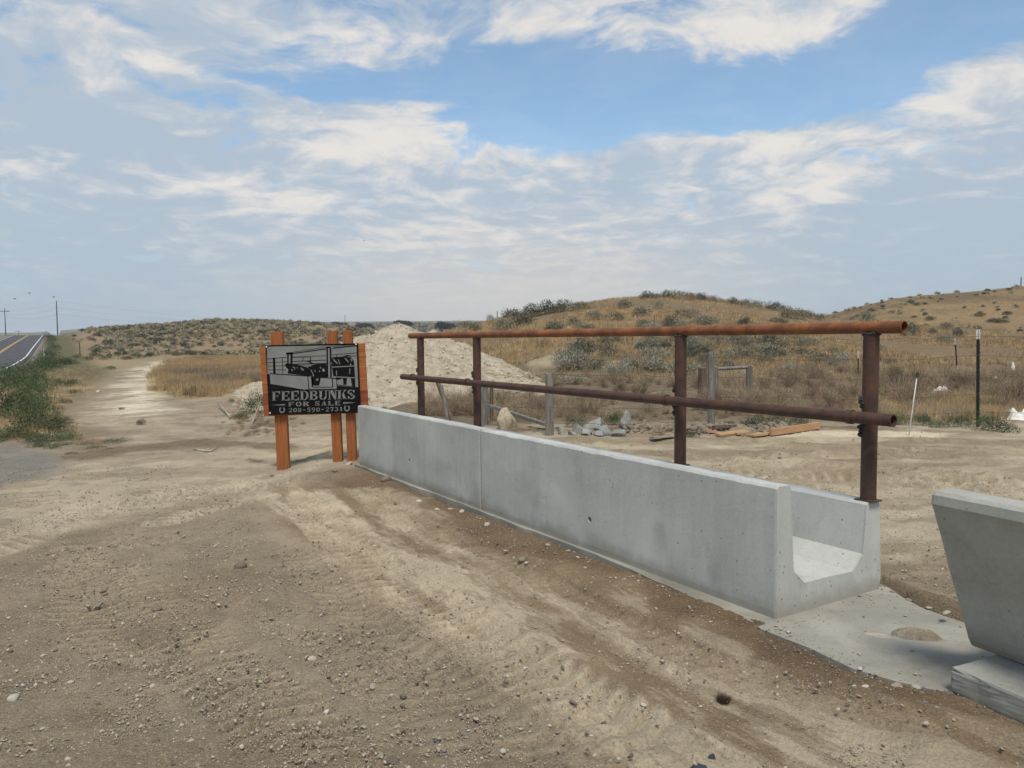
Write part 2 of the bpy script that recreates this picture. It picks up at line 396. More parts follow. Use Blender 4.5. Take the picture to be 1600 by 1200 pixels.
def rust_mat(name, lo, hi, sc=9):
    m, nt, b = newmat(name); v = objvec(nt)
    f = smooth(nt, noise(nt, v, sc, 8, .68, .5), .35, .68)
    g = noise(nt, v, sc*9, 5, .7)
    c = mixc(nt, f, lo, hi); k = nmath(nt, 'ADD', nmath(nt, 'MULTIPLY', g, .7), .65)
    comb = nt.nodes.new('ShaderNodeCombineXYZ')
    for i in range(3): nt.links.new(k, comb.inputs[i])
    nt.links.new(mixc(nt, 1, c, comb.outputs[0], 'MULTIPLY'), b.inputs['Base Color'])
    b.inputs['Roughness'].default_value = .62; b.inputs['Metallic'].default_value = .15; b.inputs['Specular IOR Level'].default_value = .35
    bump(nt, b, noise(nt, v, sc*12, 6, .7), .35, .003); return m
M_rust_dark = rust_mat('rusted_pipe_dark', (.060, .035, .027), (.115, .055, .035))
M_rust_orange = rust_mat('rusted_pipe_orange', (.15, .055, .025), (.31, .115, .040), 6)
M_weld = simple('weld_metal', (.09, .09, .085), (.03, .028, .026), 60, .55, .9, .006, .4)
M_post = simple('stained_post_wood', (.37, .130, .040), (.21, .072, .026), 3.5, .75, .6, .003, stretch=(24, 24, .9))
M_plank = simple('stained_board_wood', (.36, .115, .034), (.21, .062, .022), 3, .7, .35, .003, rnd=.2, stretch=(1.1, 14, 14))
M_black = simple('black_powder_coat', (.006, .006, .007), (.010, .010, .011), 20, .8, 0)
M_black.node_tree.nodes['Principled BSDF'].inputs['Specular IOR Level'].default_value = .08
M_grey = simple('grey_print', (.23, .235, .215), (.17, .175, .16), 3.5, .55, .0)
M_screw = simple('white_screw_cap', (.8, .78, .78), (.7, .7, .7), 10, .4, 0)
M_wood = simple('weathered_fence_wood', (.25, .235, .205), (.12, .11, .095), 3, .95, .8, .006, rnd=.15, stretch=(12, 12, 1))
M_wood_br = simple('brown_split_wood', (.17, .125, .09), (.09, .065, .05), 3, .95, .8, .006, stretch=(12, 12, 1))
M_lumber = simple('fresh_lumber', (.52, .32, .16), (.38, .24, .13), 4, .8, .3, .003, rnd=.25, stretch=(1.2, 12, 12))
M_steel = simple('green_steel_post', (.035, .05, .045), (.06, .05, .04), 30, .6, .2)
M_white = simple('white_paint', (.75, .75, .72), (.55, .55, .52), 20, .6, .1)
M_wire = simple('fence_wire', (.06, .05, .045), (.12, .09, .07), 30, .6, 0)
M_cable = simple('power_cable', (.10, .10, .11), None, 3, .8, 0)
M_pole = simple('utility_pole_wood', (.095, .085, .08), (.06, .055, .05), 3, .9, .4, stretch=(6, 6, .6))
M_asph = simple('asphalt', (.060, .060, .066), (.085, .083, .088), .4, .9, .2)
M_line_w = simple('road_paint_white', (.75, .75, .74), (.6, .6, .6), 2, .7, 0)
M_line_y = simple('road_paint_yellow', (.62, .40, .10), (.5, .33, .09), 2, .7, 0)
M_rock = simple('field_stone', (.43, .37, .30), (.28, .235, .185), 14, .92, .6, .006, rnd=.45)
M_rock_w = simple('pale_stone', (.50, .46, .385), (.38, .34, .28), 14, .9, .5, .006, rnd=.25)
M_rubble = simple('broken_concrete', (.33, .335, .315), (.22, .21, .185), 9, .92, .8, .01, rnd=.15)
M_tan = simple('tan_boulder', (.50, .41, .30), (.33, .27, .20), 5, .92, .8, .02)
M_clod = simple('dried_mud', (.32, .265, .20), (.22, .175, .13), 18, .96, .9, .01, rnd=.15)
M_pile = simple('pale_caliche', (.60, .52, .39), (.40, .335, .24), 3.2, .97, 1., .14)
M_bag = simple('white_plastic_sheet', (.78, .77, .74), (.6, .58, .54), 9, .55, .3)
M_rag = simple('dark_blue_rag', (.022, .032, .045), (.05, .06, .075), 18, .8, .5)
M_twig = simple('bleached_twigs', (.40, .35, .28), (.26, .22, .17), 5, .9, .2, rnd=.2)

def leafmat(name, c1, c2, rnd=.25, sc=9):
    m = simple(name, c1, c2, sc, .85, 0, rnd=rnd); b = m.node_tree.nodes['Principled BSDF']; b.inputs['Specular IOR Level'].default_value = .12
    return m
M_sage = leafmat('sagebrush_leaf', (.29, .27, .195), (.175, .16, .115), .28)
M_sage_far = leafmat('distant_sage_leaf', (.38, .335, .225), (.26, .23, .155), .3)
M_sage_silver = leafmat('silver_sage_leaf', (.37, .35, .27), (.21, .2, .145), .15)
M_sage_dark = leafmat('dark_sage_leaf', (.165, .17, .12), (.11, .11, .085), .25)
M_weed = leafmat('green_weed_leaf', (.098, .132, .062), (.058, .082, .040), .35)
M_weed_grey = leafmat('grey_green_weed_leaf', (.14, .165, .095), (.085, .105, .06), .3)
M_gold = leafmat('golden_grass', (.43, .31, .165), (.31, .22, .12), .25)
M_straw = leafmat('pale_straw', (.60, .50, .32), (.42, .33, .2), .25)
M_brush = leafmat('dead_weed', (.33, .255, .170), (.20, .15, .10), .5)
M_brush_tan = leafmat('tan_tumbleweed', (.46, .36, .24), (.3, .23, .15), .2)
M_tree = leafmat('tree_leaf', (.035, .050, .022), (.02, .03, .015), .25, 1)

# ---------------------------------------------------------------- ground mesh
GREY_GRAVEL = rp([(-400, 688), (40, 690), (105, 716), (60, 742), (-60, 765), (-500, 790)], -.15)
TRACK = rp([(105, 655), (150, 612), (190, 583), (225, 570), (262, 563), (330, 556), (470, 549), (470, 553), (345, 562), (268, 570), (244, 588), (246, 605), (262, 622), (330, 645), (420, 668), (620, 700), (620, 760), (300, 800), (0, 870), (-400, 900), (-300, 780), (60, 742), (160, 700), (120, 672)], -.2)
TRACKCORE = rp([(210, 600), (235, 574), (262, 566), (268, 569), (240, 588), (238, 610), (222, 650), (205, 645)], -.2)
FIELD = rp([(240, 590), (262, 567), (330, 559), (420, 555), (560, 553), (640, 560), (560, 600), (410, 598), (330, 625), (290, 627), (258, 612)], -.2)
VERGE = rp([(-800, 640), (-200, 585), (20, 560), (60, 552), (110, 560), (165, 575), (150, 612), (112, 640), (130, 664), (190, 690), (215, 695), (120, 705), (20, 690), (-900, 700)], -.2)
RUTA = rp([(262, 812), (300, 802), (350, 788), (420, 776), (465, 785), (505, 820), (545, 865), (600, 905), (690, 960), (820, 1050), (960, 1140), (1100, 1240)])
RUTB = rp([(330, 790), (400, 768), (500, 752), (560, 770), (640, 820), (780, 900), (930, 980), (1100, 1070), (1350, 1180)])
RUTC = rp([(-80, 870), (60, 815), (160, 782), (260, 768), (370, 758), (460, 745)])
RUTD = rp([(250, 840), (160, 850), (120, 880), (150, 940), (230, 1020)])
YARD1 = rp([(900, 712), (1080, 712), (1250, 715), (1400, 718), (1520, 735), (1700, 752)], -.05)
YARD2 = rp([(1000, 745), (1150, 742), (1350, 748), (1480, 760), (1650, 800)], -.05)
YARDPALE = rp([(1165, 690), (1300, 686), (1500, 692), (1480, 699), (1380, 700), (1200, 697)], -.05)
DARK1 = rp([(120, 716), (200, 704), (300, 695), (380, 699), (440, 704)], -.18); DARK2 = rp([(392, 722), (430, 728), (505, 721)], -.15)
RUTE = rp([(470, 862), (540, 930), (660, 1030), (800, 1130), (930, 1220)]); RUTF = rp([(110, 850), (200, 930), (320, 1030), (430, 1120), (520, 1220)]); RUTG = rp([(300, 900), (430, 960), (600, 1060), (740, 1180)])
RUTH = rp([(1560, 1200), (1400, 1150), (1250, 1105), (1100, 1050), (950, 975), (800, 890), (650, 815)])
YARDT = [rp([(880, a), (1100, a+b), (1350, a+2*b), (1700, a+4*b)], -.05) for a, b in ((704, 1), (722, 4), (733, -2), (760, 3), (772, 10), (800, -6), (735, 16))]
SLAB = [G(1190, 982, 0), G(1262, 1012, 0), G(1330, 1043, 0), G(1400, 1064, 0), G(1500, 1085, 0), G(1640, 1120, 0), Vector((3.1, 2.0, 0)), Vector((3.6, 2.6, 0)), G(1600, 1010, 0), G(1520, 978, 0), G(1440, 948, 0), G(1375, 912, 0)]
def build_ground():
    fine = np.radians(np.linspace(-40, 40, 780)); co = np.radians(np.linspace(41, 319, 70))[1:-1]
    th = np.concatenate([fine, co]); nA = len(th)
    rr = np.concatenate([np.geomspace(.25, 1.7, 12)[:-1], np.geomspace(1.7, 13.5, 860)[:-1], np.geomspace(13.5, 34, 110)[:-1], np.geomspace(34, 3400, 200)]); nR = len(rr)
    TH, RR = np.meshgrid(th, rr); x = (RR*np.sin(TH)).ravel(); y = (RR*np.cos(TH)).ravel()
    z = T(x, y)
    s, t = st(x, y); tf = -t                               # tf: distance in front of the bunks
    near = 1-ss(np.hypot(x, y), 12, 26)
    r = np.where(y > 1, x/np.maximum(y, 1e-3), np.sign(x)*3)
    # --- colour of the soil by what it is
    def c(v): return np.array(v)[None, :]
    n1 = fbm(x, y, .9, 5, 31); n2 = fbm(x, y, 2.7, 5, 32); n3 = fbm(x, y, .25, 4, 33); nh = fbm(x, y, 12, 4, 41)
    C = np.repeat(c((.345, .288, .218)), len(x), 0)
    grit = np.full(len(x), .9)
    def lay(mask, col, g=None):
        nonlocal C, grit
        mk = np.clip(mask, 0, 1)[:, None]; C = C*(1-mk)+c(col)*mk
        if g is not None: grit = grit*(1-mk[:, 0])+g*mk[:, 0]
    lay(.6*ss(n1+.3*nh, .0, .1), (.395, .335, .258)); lay(.5*ss(-n1+.3*nh, .04, .12), (.28, .222, .162))
    # streaky band of packed pale earth beside the bunks, damp brown against them
    sn = fbm(s*.45, t*2.0, 1.6, 7, 51, .62); sn2 = fbm(s*.8, t*3.5, 2.4, 6, 52, .65)
    inb = ss(s, -6, -4)*(1-ss(s, 5.4, 6.6))
    lay(.85*inb*(1-ss(tf+sn*.8, 1.5, 1.68))*ss(tf, -.2, .0), (.415, .35, .265), .45)
    lay(.8*inb*ss(sn+.6*sn2, .02, .07)*(1-ss(tf+sn*.8, 1.4, 1.6))*ss(tf, .35, .8), (.59, .515, .405), .15)
    lay(.8*inb*ss(-(sn+.6*sn2), .03, .09)*(1-ss(tf+sn*.5, 1.3, 1.6))*ss(tf, .0, .2), (.27, .20, .13), .5)
    lay(.95*inb*(1-ss(tf+n1*.8+n2*.5+.12*np.sin(s*1.9), .30, .46))*ss(tf, -.3, -.1)*ss(s, -1.2, -.1), (.215, .157, .105), .8)
    # left track
    tr = polysd(x, y, TRACK)
    lay(.9*ss(tr+n1*1.6*np.clip(y/20, .4, 2), -.4, .7), (.41, .35, .275), .5)
    lay(.9*ss(polysd(x, y, TRACKCORE)+n1*2.6, -.8, .3), (.76, .70, .59), .2)
    lay(.75*ss(tr, -.2, .3)*ss(fbm(x*.8, y*1.0, 1.0, 7, 71, .62), .05, .11), (.52, .455, .355), .2)
    lay(.6*ss(tr, -.2, .3)*ss(-fbm(x*.8, y*1.0, 1.0, 7, 71, .62), .06, .13), (.27, .22, .17), .8)
    # yard behind the bunks
    yard = ss(t, .7, 1.0)*(1-ss(y+n1*1.2, 11.6, 12.8))
    lay(yard, (.42, .36, .275), .45)
    q = fbm(x*.6, y*1.6, 1.2, 7, 73, .62)
    lay(.85*yard*ss(q, .03, .08), (.53, .47, .375), .25); lay(.8*yard*ss(-q, .04, .10), (.31, .255, .19), .7)
    lay(.9*ss(polysd(x, y, YARDPALE)+n1*.6, -.1, .25), (.72, .65, .51), .1)
    dirtline = np.exp(-((y-11.75+.12*n3*4)/.35)**2)*ss(r, -.12, -.02)*(1-ss(r, .5, .56))
    lay(.85*dirtline*ss(n2+.25, 0, .3), (.17, .12, .082), .9)
    # beyond the yard
    bey = ss(y+n1*2, 12.2, 13.6)*ss(r, -.24, -.16)
    lay(bey, (.205, .165, .122), .7)
    lay(.7*bey*ss(n1+n3, .02, .2)*(1-ss(y, 22, 30)), (.36, .30, .2), .5)
    rt = ss(y, 12.6, 13.5)*ss(r, .44, .5)*(1-ss(y, 15.5, 17)); lay(.9*rt, (.46, .35, .18), .3)
    h2m = ss(y+n3*12, 26, 34)*ss(r, -.2, -.09)*(1-ss(y, 72, 90))
    lay(h2m, (.295, .215, .125), .2); lay(.75*h2m*ss(-n3, .0, .12), (.20, .155, .11), .3)
    h3m = ss(y+n3*20, 66, 88)*ss(r, .28, .36)
    lay(h3m, (.25, .185, .11), .2); lay(.8*h3m*ss(fbm(x, y*2.5, .05, 7, 81, .62), .0, .06), (.165, .125, .078), .2); lay(.5*h3m*ss(fbm(x, y*2, .3, 5, 89, .6), .03, .1), (.19, .145, .09), .2); lay(.35*h3m*ss(fbm(x, y, .2, 5, 85), .0, .13), (.40, .29, .16), .2)
    hlm = ss(y+n3*10, 60, 80)*(1-ss(r, -.16, -.1))*(1-ss(y, 240, 330))
    lay(hlm, (.30, .23, .158), .2); lay(.6*hlm*ss(fbm(x, y, .045, 5, 83), .02, .16), (.225, .185, .12), .3); lay(.5*hlm*ss(-fbm(x, y, .09, 5, 84), .02, .16), (.31, .24, .162), .3)
    mid = ss(y, 40, 48)*(1-ss(y, 60, 85))*(1-ss(r, -.2, -.12)); lay(.6*mid*(1-ss(tr, -.5, .5)), (.34, .27, .17), .2)
    fl = ss(polysd(x, y, FIELD)+n1*1.5, -.6, .6); lay(fl, (.41, .285, .135), .1); lay(.6*fl*ss(n3, .03, .15), (.27, .21, .15), .2)
    vg = ss(polysd(x, y, VERGE)+n1*1.0, -.4, .5); lay(.85*vg, (.22, .175, .125), .5)
    lay(.8*vg*ss(n1, .0, .15), (.40, .30, .18), .3)
    dR = (x-road_x(y))*.862
    vr = ss(dR, .6, 1.2)*(1-ss(dR, 5, 7))*ss(y, 30, 45)*(1-ss(y, 240, 280)); lay(.85*vr, (.12, .12, .065), .3)
    lay(ss(dR, -10, -9)*(1-ss(dR, .8, 1.6))*(1-ss(y, 255, 275)), (.24, .225, .20), 1.)
    lay(.95*ss(polysd(x, y, GREY_GRAVEL)+n1*.8, -.3, .3), (.27, .262, .245), 1.)
    farm = ss(y, 300, 420); lay(farm, (.255, .225, .150), 0.); lay(.7*farm*ss(fbm(x, y, .006, 4, 91), .0, .1), (.14, .14, .09), 0.)
    lay(.8*farm*(ss(y, 560, 620)*(1-ss(y, 900, 1000))), (.12, .125, .08), 0.)
    for (cx, cy, rr_, hh) in HEAPS[:3]:
        lay(.95*ss(np.exp(-(((x-cx)**2+(y-cy)**2)/(rr_*.95)**2))+n1*.5, .35, .6), (.40, .345, .265), .3)
    for (pth, w_) in ((DARK1, .45), (DARK2, .22)):
        d_, a_, sd2 = pathd(x, y, pth); e_ = (1-ss(d_+n1*.8+n2*.3, w_*.3, w_))*near; lay(.85*e_, (.21, .162, .115), .9); z = z+.05*e_*np.abs(fbm(x, y, 6, 3, 66))*2
    # --- relief: grit, ruts, cleat marks
    z = z+near*(.014*nh+.030*n2*.5+.022*fbm(x, y, 7, 4, 61)+.010*np.abs(fbm(x, y, 24, 3, 63)))+.02*yard*near*fbm(x, y, 5, 4, 64)
    z = z+.05*dirtline*np.abs(fbm(x, y, 6, 4, 62))*2
    z = z+.06*np.abs(n2)*np.exp(-((y-11.0)/.5)**2)*(x < -2.8)*(x > -6.5)
    heavy = 1-ss(np.hypot(x, y), 14, 16)
    def rut(path, w, dep, per, amp, col=None, cm=.6, sk=.0):
        nonlocal z
        d, a, sd_ = pathd(x, y, path); br = ss(n1+.5*n3, -.22, .02)
        e = 1-ss(d+n2*.10, w*.75, w)
        z = z-dep*e*heavy+dep*.9*ss(n1+n2*.6, -.05, .25)*np.exp(-((d-w*1.15)/.09)**2)*heavy
        ph_ = (a+sk*np.abs(sd_)+.06*n2)/per; fr = ph_-np.floor(ph_); rib = np.where(fr < .72, fr/.72*2-1, 1-(fr-.72)/.28*2)
        z = z+amp*rib*e*br*heavy
        if amp > .01: lay(.5*e*br*heavy*ss(rib, .0, .6), (.55, .48, .385) if col is not None else (.43, .365, .28), .1); lay(.4*e*br*heavy*ss(-rib, .3, .8), (.33, .27, .195) if col is not None else (.27, .22, .165), .6)
        if col is not None: lay(cm*e*ss(n1+.3*n2, -.15, .1)*(.45 if amp > .01 else 1), col, .15)
    rut(RUTA, .25, .02, .13, .019, (.58, .51, .405), .85, .45)
    rut(RUTB, .22, .016, .10, .008, (.50, .435, .34), .5, -.5); rut(RUTE, .24, .010, .11, .011, None, 0, .5); rut(RUTF, .26, .010, .11, .011, None, 0, -.5); rut(RUTG, .24, .008, .11, .009, None, 0, .5); rut(RUTH, .12, .018, .10, .0, (.27, .205, .14), .55, 0)
    rut(RUTC, .42, .02, .14, .018, (.60, .54, .44), .85, .6)
    rut(RUTD, .28, .010, .11, .011, None, 0, .5)
    for k_, p_ in enumerate(YARDT): rut(p_, .20, .03, .15, .016, (.54, .48, .385) if k_ % 2 else (.32, .265, .195), .6, .6*(-1)**k_)
    rut(YARD1, .30, .03, .16, .035, (.47, .40, .30), .55, .7)
    rut(YARD2, .30, .03, .16, .032, (.43, .36, .26), .5, -.7)
    # faint cleat marks in the gravel either side of the pale band
    gm = ss(tf, 1.7, 2.2)*(1-ss(tf, 3.2, 3.9))*(1-ss(s, 4.6, 5.4))*ss(n1, -.08, .12)
    z = z+.0035*np.sin((s*.75+tf*.65)*2*math.pi/.095+n2*3)*gm*heavy
    # stay clear below the slab and bunks
    sl = polysd(x, y, SLAB); under = ss(sl, -.04, .05); strip = ss(s, -.25, -.1)*(1-ss(s, 6.15, 6.25))*ss(t, -.10, -.02)*(1-ss(t, .93, .97))
    z = z*(1-np.maximum(under, strip))+(-.16)*np.maximum(under, strip)
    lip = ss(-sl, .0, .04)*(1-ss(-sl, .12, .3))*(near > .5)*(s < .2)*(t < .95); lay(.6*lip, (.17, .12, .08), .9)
    # road bed
    rb = np.abs(x-(road_x(y)-3.6))*.862; z = z-.06*(1-ss(rb, 4.6, 5.0))*(y > -60)
    V = np.stack([x, y, z], 1)
    V = np.vstack([V, [[0, 0, float(T(0., 0.))]]])
    ii = np.arange(nR-1)[:, None]*nA; jj = np.arange(nA)[None, :]; j2 = (jj+1) % nA
    Fq = np.stack([ii+jj, ii+nA+jj, ii+nA+j2, ii+j2], -1).reshape(-1, 4)[:, ::-1]
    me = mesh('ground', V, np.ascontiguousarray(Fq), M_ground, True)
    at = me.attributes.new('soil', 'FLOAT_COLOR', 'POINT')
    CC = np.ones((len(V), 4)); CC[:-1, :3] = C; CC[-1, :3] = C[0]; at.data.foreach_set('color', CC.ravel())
    ag = me.attributes.new('grit', 'FLOAT', 'POINT'); gg = np.append(grit*(1-ss(np.hypot(x, y), 10, 30)), .5); ag.data.foreach_set('value', gg)
    o = link('ground', me); tag(o, kind='structure'); return o
build_ground()
def Tz(x, y): return float(T(float(x), float(y)))

# ---------------------------------------------------------------- road
def strip_mesh(name, d0, d1, mat, lift, y0=-55, y1=262, gaps=None):
    ys = np.arange(y0, y1, 3.); V = []; Fc = []
    for yv in ys:
        for d in (d0, d1):
            V.append((road_x(yv)+d/.862, yv, float(np.interp(yv, *ROADZ))+lift))
    for i in range(len(ys)-1): Fc.append((2*i, 2*i+1, 2*i+3, 2*i+2))
    o = link(name, mesh(name, V, Fc, mat)); tag(o, kind='structure'); return o
strip_mesh('road', -7.9, .55, M_asph, .0)
strip_mesh('road_edge_line', -.09, .06, M_line_w, .012)
strip_mesh('road_edge_line', -7.35, -7.2, M_line_w, .012)
strip_mesh('road_centre_line', -3.58, -3.44, M_line_y, .012)
strip_mesh('road_centre_line', -3.86, -3.72, M_line_y, .012)

# ---------------------------------------------------------------- rocks
def rock_data(seed, sub=2, sq=(1, .8, .6), jag=.35, cut=4):
    rnd = np.random.RandomState(seed); bm = bmesh.new(); bmesh.ops.create_icosphere(bm, subdivisions=sub, radius=1)
    V = np.array([v.co[:] for v in bm.verts]); Fc = np.array([[v.index for v in f.verts] for f in bm.faces]); bm.free()
    for k in range(cut):
        n = rnd.randn(3); n /= np.linalg.norm(n); d = rnd.uniform(.45, .8) if cut < 8 else rnd.uniform(.35, .62); h = V@n
        V = V-np.outer(np.maximum(h-d, 0)*(.9 if cut < 8 else 1.), n)
    f = 1+jag*fbm(V[:, 0]*1.7+seed, V[:, 1]*1.7+V[:, 2]*1.3, 1., 3, seed)
    V = V*f[:, None]*np.array(sq); V[:, 2] -= V[:, 2].min()*.75
    return V, Fc
ROCKS = {}
for mname, mt in (('stone', M_rock), ('pale', M_rock_w), ('clod', M_clod), ('rub', M_rubble)):
    ROCKS[mname] = []
    for k in range(5):
        V, Fc = rock_data(k*7+3+len(mname), 3 if mname == 'rub' else 2, (1, random.uniform(.6, .95), random.uniform(.4, .75)), .12 if mname == 'rub' else .4, 11 if mname == 'rub' else 5)
        ROCKS[mname].append(mesh(mname+'_rock', V, Fc, mt, mname == 'clod'))
def rock(name, kind, px, py, wpx, label, cat, group=None, k=None, z=None, tilt=.3, flat=1.):
    p = hit(px, py) if z is None else G(px, py, z)
    r = .5*wpx*p.y/FPX; me = ROCKS[kind][random.randrange(5) if k is None else k]
    o = link(name, me, None, (p.x, p.y, p.z-r*.12), (random.uniform(-tilt, tilt), random.uniform(-tilt, tilt), random.uniform(0, 6.28)))
    o.scale = (r, r, r*flat); tag(o, label, cat, group); return o

# ---------------------------------------------------------------- dirt pile
def build_pile():
    c0 = D(622, 505, 23.0)
    xs = np.arange(-13.5, 2.6, .07); ys = np.arange(15.2, 33, .07); X, Y = np.meshgrid(xs, ys); x = X.ravel(); y = Y.ravel()
    def cone(cx, cy, h, sx, sy):
        return h-np.hypot((x-cx)*sx, (y-cy)*sy)
    n = fbm(x, y, .5, 4, 3)*.75+fbm(x, y, 2.1, 4, 4)*.30
    pk = [(c0.x, 23, 2.12, .50, .42), (c0.x+1.0, 23.4, 1.85, .50, .45), (c0.x+1.9, 23.2, 1.45, .5, .45), (c0.x-1.3, 24.5, 1.72, .44, .4), (c0.x+2.8, 22.6, 1.0, .45, .4), (c0.x-2.4, 24.6, 1.15, .42, .38),
          (c0.x+3.6, 21.4, .55, .4, .35), (c0.x-1.0, 20.0, .8, .32, .30)]
    h = np.full(len(x), -3.)
    for q in pk: h = smax(h, cone(*q)+n*.30, .22)
    cl = fbm(x, y, 5.5, 3, 6)
    z = h+.16*np.abs(fbm(x, y, 1.6, 4, 8))*2+.06*np.maximum(cl, 0)*3+.08*fbm(x, y, 8, 3, 12)-.12
    base = T(x, y); inside = ss(z-base, -.1, .06)
    z = np.maximum(z, base-.25)
    nx, ny = len(xs), len(ys); idx = np.arange(nx*ny).reshape(ny, nx)
    Fq = np.stack([idx[:-1, :-1], idx[:-1, 1:], idx[1:, 1:], idx[1:, :-1]], -1).reshape(-1, 4)
    keep = (z > base-.2)[Fq].any(1); Fq = Fq[keep]
    used = np.unique(Fq); mp = np.full(nx*ny, -1); mp[used] = np.arange(len(used))
    me = mesh('dirt_pile', np.stack([x, y, z], 1)[used], mp[Fq], M_pile, True)
    o = link('dirt_pile', me); tag(o, 'tall pale heap of clumpy cream soil behind the sign and railing', 'dirt pile')
    return lambda px, py: None
build_pile()
PILE = bpy.data.objects['dirt_pile']

# ---------------------------------------------------------------- feed bunks
def local_frame(o, axis_u, origin, z=0.):
    o.matrix_world = Matrix(((axis_u[0], axis_u[1], 0, origin[0]), (axis_u[1], -axis_u[0], 0, origin[1]), (0, 0, 1, z), (0, 0, 0, 1)))
PROFILE = [(0.004, -.01), (.0, .04), (-.004, .700), (.008, .714), (.09, .714), (.104, .700), (.14, .236), (.232, .156), (.672, .148), (.762, .236), (.790, .520), (.802, .534), (.902, .534), (.915, .520), (.945, .06), (.93, -.01)]
def bunk_mesh(name, prof, s0, s1, mat, holes=(), seed=1, nseg=60, rough=.0012, chip=.008):
    bm = bmesh.new(); rings = []; n = len(prof)
    # densify the profile so that edges can wander and chip
    pr = []
    for i in range(n):
        a = Vector(prof[i]); b = Vector(prof[(i+1) % n]); m = max(1, int((b-a).length/.07))
        for k in range(m): pr.append((a.lerp(b, k/m), k == 0))
    edge = .012
    ss_ = [s0, s0+edge]+[s0+edge+(s1-s0-2*edge)*k/nseg for k in range(1, nseg)]+[s1-edge, s1]
    cen = sum((p for p, _ in pr), Vector((0, 0)))/len(pr)
    for k, sv in enumerate(ss_):
        ring = []; shrink = edge*.6 if k in (0, len(ss_)-1) else 0
        for (p, corner) in pr:
            q = p.copy()
            nz = float(fbm(np.array([sv*3.1+seed*9]), np.array([p.x*3+p.y*7]), 1.4, 4, seed)[0])
            q += Vector((1, 1))*nz*rough*2
            if corner:
                cz = float(fbm(np.array([sv*9+seed]), np.array([p.x*20.]), 1., 3, seed+9)[0])
                if cz > .12: q.y -= (cz-.12)*chip*4*(1 if q.y > .3 else 0)
            if shrink: q += (Vector((.47, .2))-q).normalized()*shrink*(.5 if q.y > .1 else 1)
            ring.append(bm.verts.new((sv, q.x, q.y)))
        rings.append(ring)
    m = len(pr)
    for k in range(len(rings)-1):
        for i in range(m): bm.faces.new((rings[k][i], rings[k][(i+1) % m], rings[k+1][(i+1) % m], rings[k+1][i]))
    bm.faces.new(rings[0]); bm.faces.new(rings[-1][::-1])
    me = bm_mesh(name, bm, mat)
    if holes:
        tmp = bpy.data.objects.new('tmp', me); COL.objects.link(tmp); cut = []
        cb = bmesh.new()
        for (hs, hz, hr) in holes: tubebm((hs, -.06, hz), (hs+.01, .075, hz), hr, hr*.9, 14, bm=cb)
        cme = bm_mesh('c', cb, None); co = bpy.data.objects.new('tmp_cut', cme); COL.objects.link(co)
        md = tmp.modifiers.new('b', 'BOOLEAN'); md.operation = 'DIFFERENCE'; md.object = co; md.solver = 'EXACT'
        bpy.context.view_layer.update(); dg = bpy.context.evaluated_depsgraph_get()
        me2 = bpy.data.meshes.new_from_object(tmp.evaluated_get(dg)); bpy.data.objects.remove(tmp); bpy.data.objects.remove(co)
        me2.name = name; me = me2
        if not me.materials: me.materials.append(mat)
    return me
b1 = link('feed_bunk', bunk_mesh('feed_bunk', PROFILE, 0, 3.153, M_conc, [(1.603, .222, .022)], 3)); local_frame(b1, U, O)
tag(b1, 'nearer grey concrete feed bunk with open trough end facing the gap', 'feed bunk', 'concrete feed bunks joined in a row')
b2 = link('feed_bunk', bunk_mesh('feed_bunk', PROFILE, 3.171, 6.135, M_conc, [(4.66, .240, .018)], 8)); local_frame(b2, U, O, .004)
tag(b2, 'farther grey concrete feed bunk ending beside the black sign', 'feed bunk', 'concrete feed bunks joined in a row')

# tapered bunk at the frame's edge on its footing block
U2 = np.array([-.4226, .9063]); O2 = np.array([2.037, 3.375])
PROF2 = [(.02, .0), (0, .03), (-.252, .612), (-.266, .635), (-.264, .672), (-.248, .688), (-.15, .690), (-.132, .672), (.10, .16), (.16, .13), (.40, .13), (.46, .16), (.69, .672), (.70, .69), (.79, .684), (.81, .64), (.58, .03), (.56, .0)]
b3 = link('feed_bunk', bunk_mesh('feed_bunk', PROF2, -2.35, 0, M_conc_dark, (), 21, 44, .0025, .006)); local_frame(b3, U2, O2, .113); b3.data.transform(Matrix.Diagonal((1, 1, 1.055, 1)))
tag(b3, 'separate darker feed bunk with outward sloping wall standing on a footing block', 'feed bunk')
fb = boxbm(2.2, .92, .11, (-1.21, .19, .055), .012)
bmesh.ops.subdivide_edges(fb, edges=[e for e in fb.edges if e.calc_length() > .3], cuts=40, use_grid_fill=True)
bmesh.ops.subdivide_edges(fb, edges=[e for e in fb.edges if abs(e.verts[0].co.z-e.verts[1].co.z) > .06], cuts=6, use_grid_fill=True)
for v in fb.verts:
    nz = float(fbm(np.array([v.co.x*5]), np.array([v.co.y*5+v.co.z*5]), 1.5, 5, 77, .6)[0])
    if v.co.y < -.2: v.co.y += nz*.03
    if v.co.y < -.24 and v.co.z > .09: v.co.z -= max(0, nz-.05)*.12; v.co.y += max(0, nz-.05)*.14
    if v.co.x > -.2: v.co.x += nz*.02
    v.co.z += nz*.012
fo = link('footing_block', bm_mesh('footing_block', fb, concrete_mat('concrete_footing', (.30, .30, .27), .8, .2, .6))); local_frame(fo, U2, O2, .0)
tag(fo, 'rough concrete footing block under the separate darker bunk', 'footing')

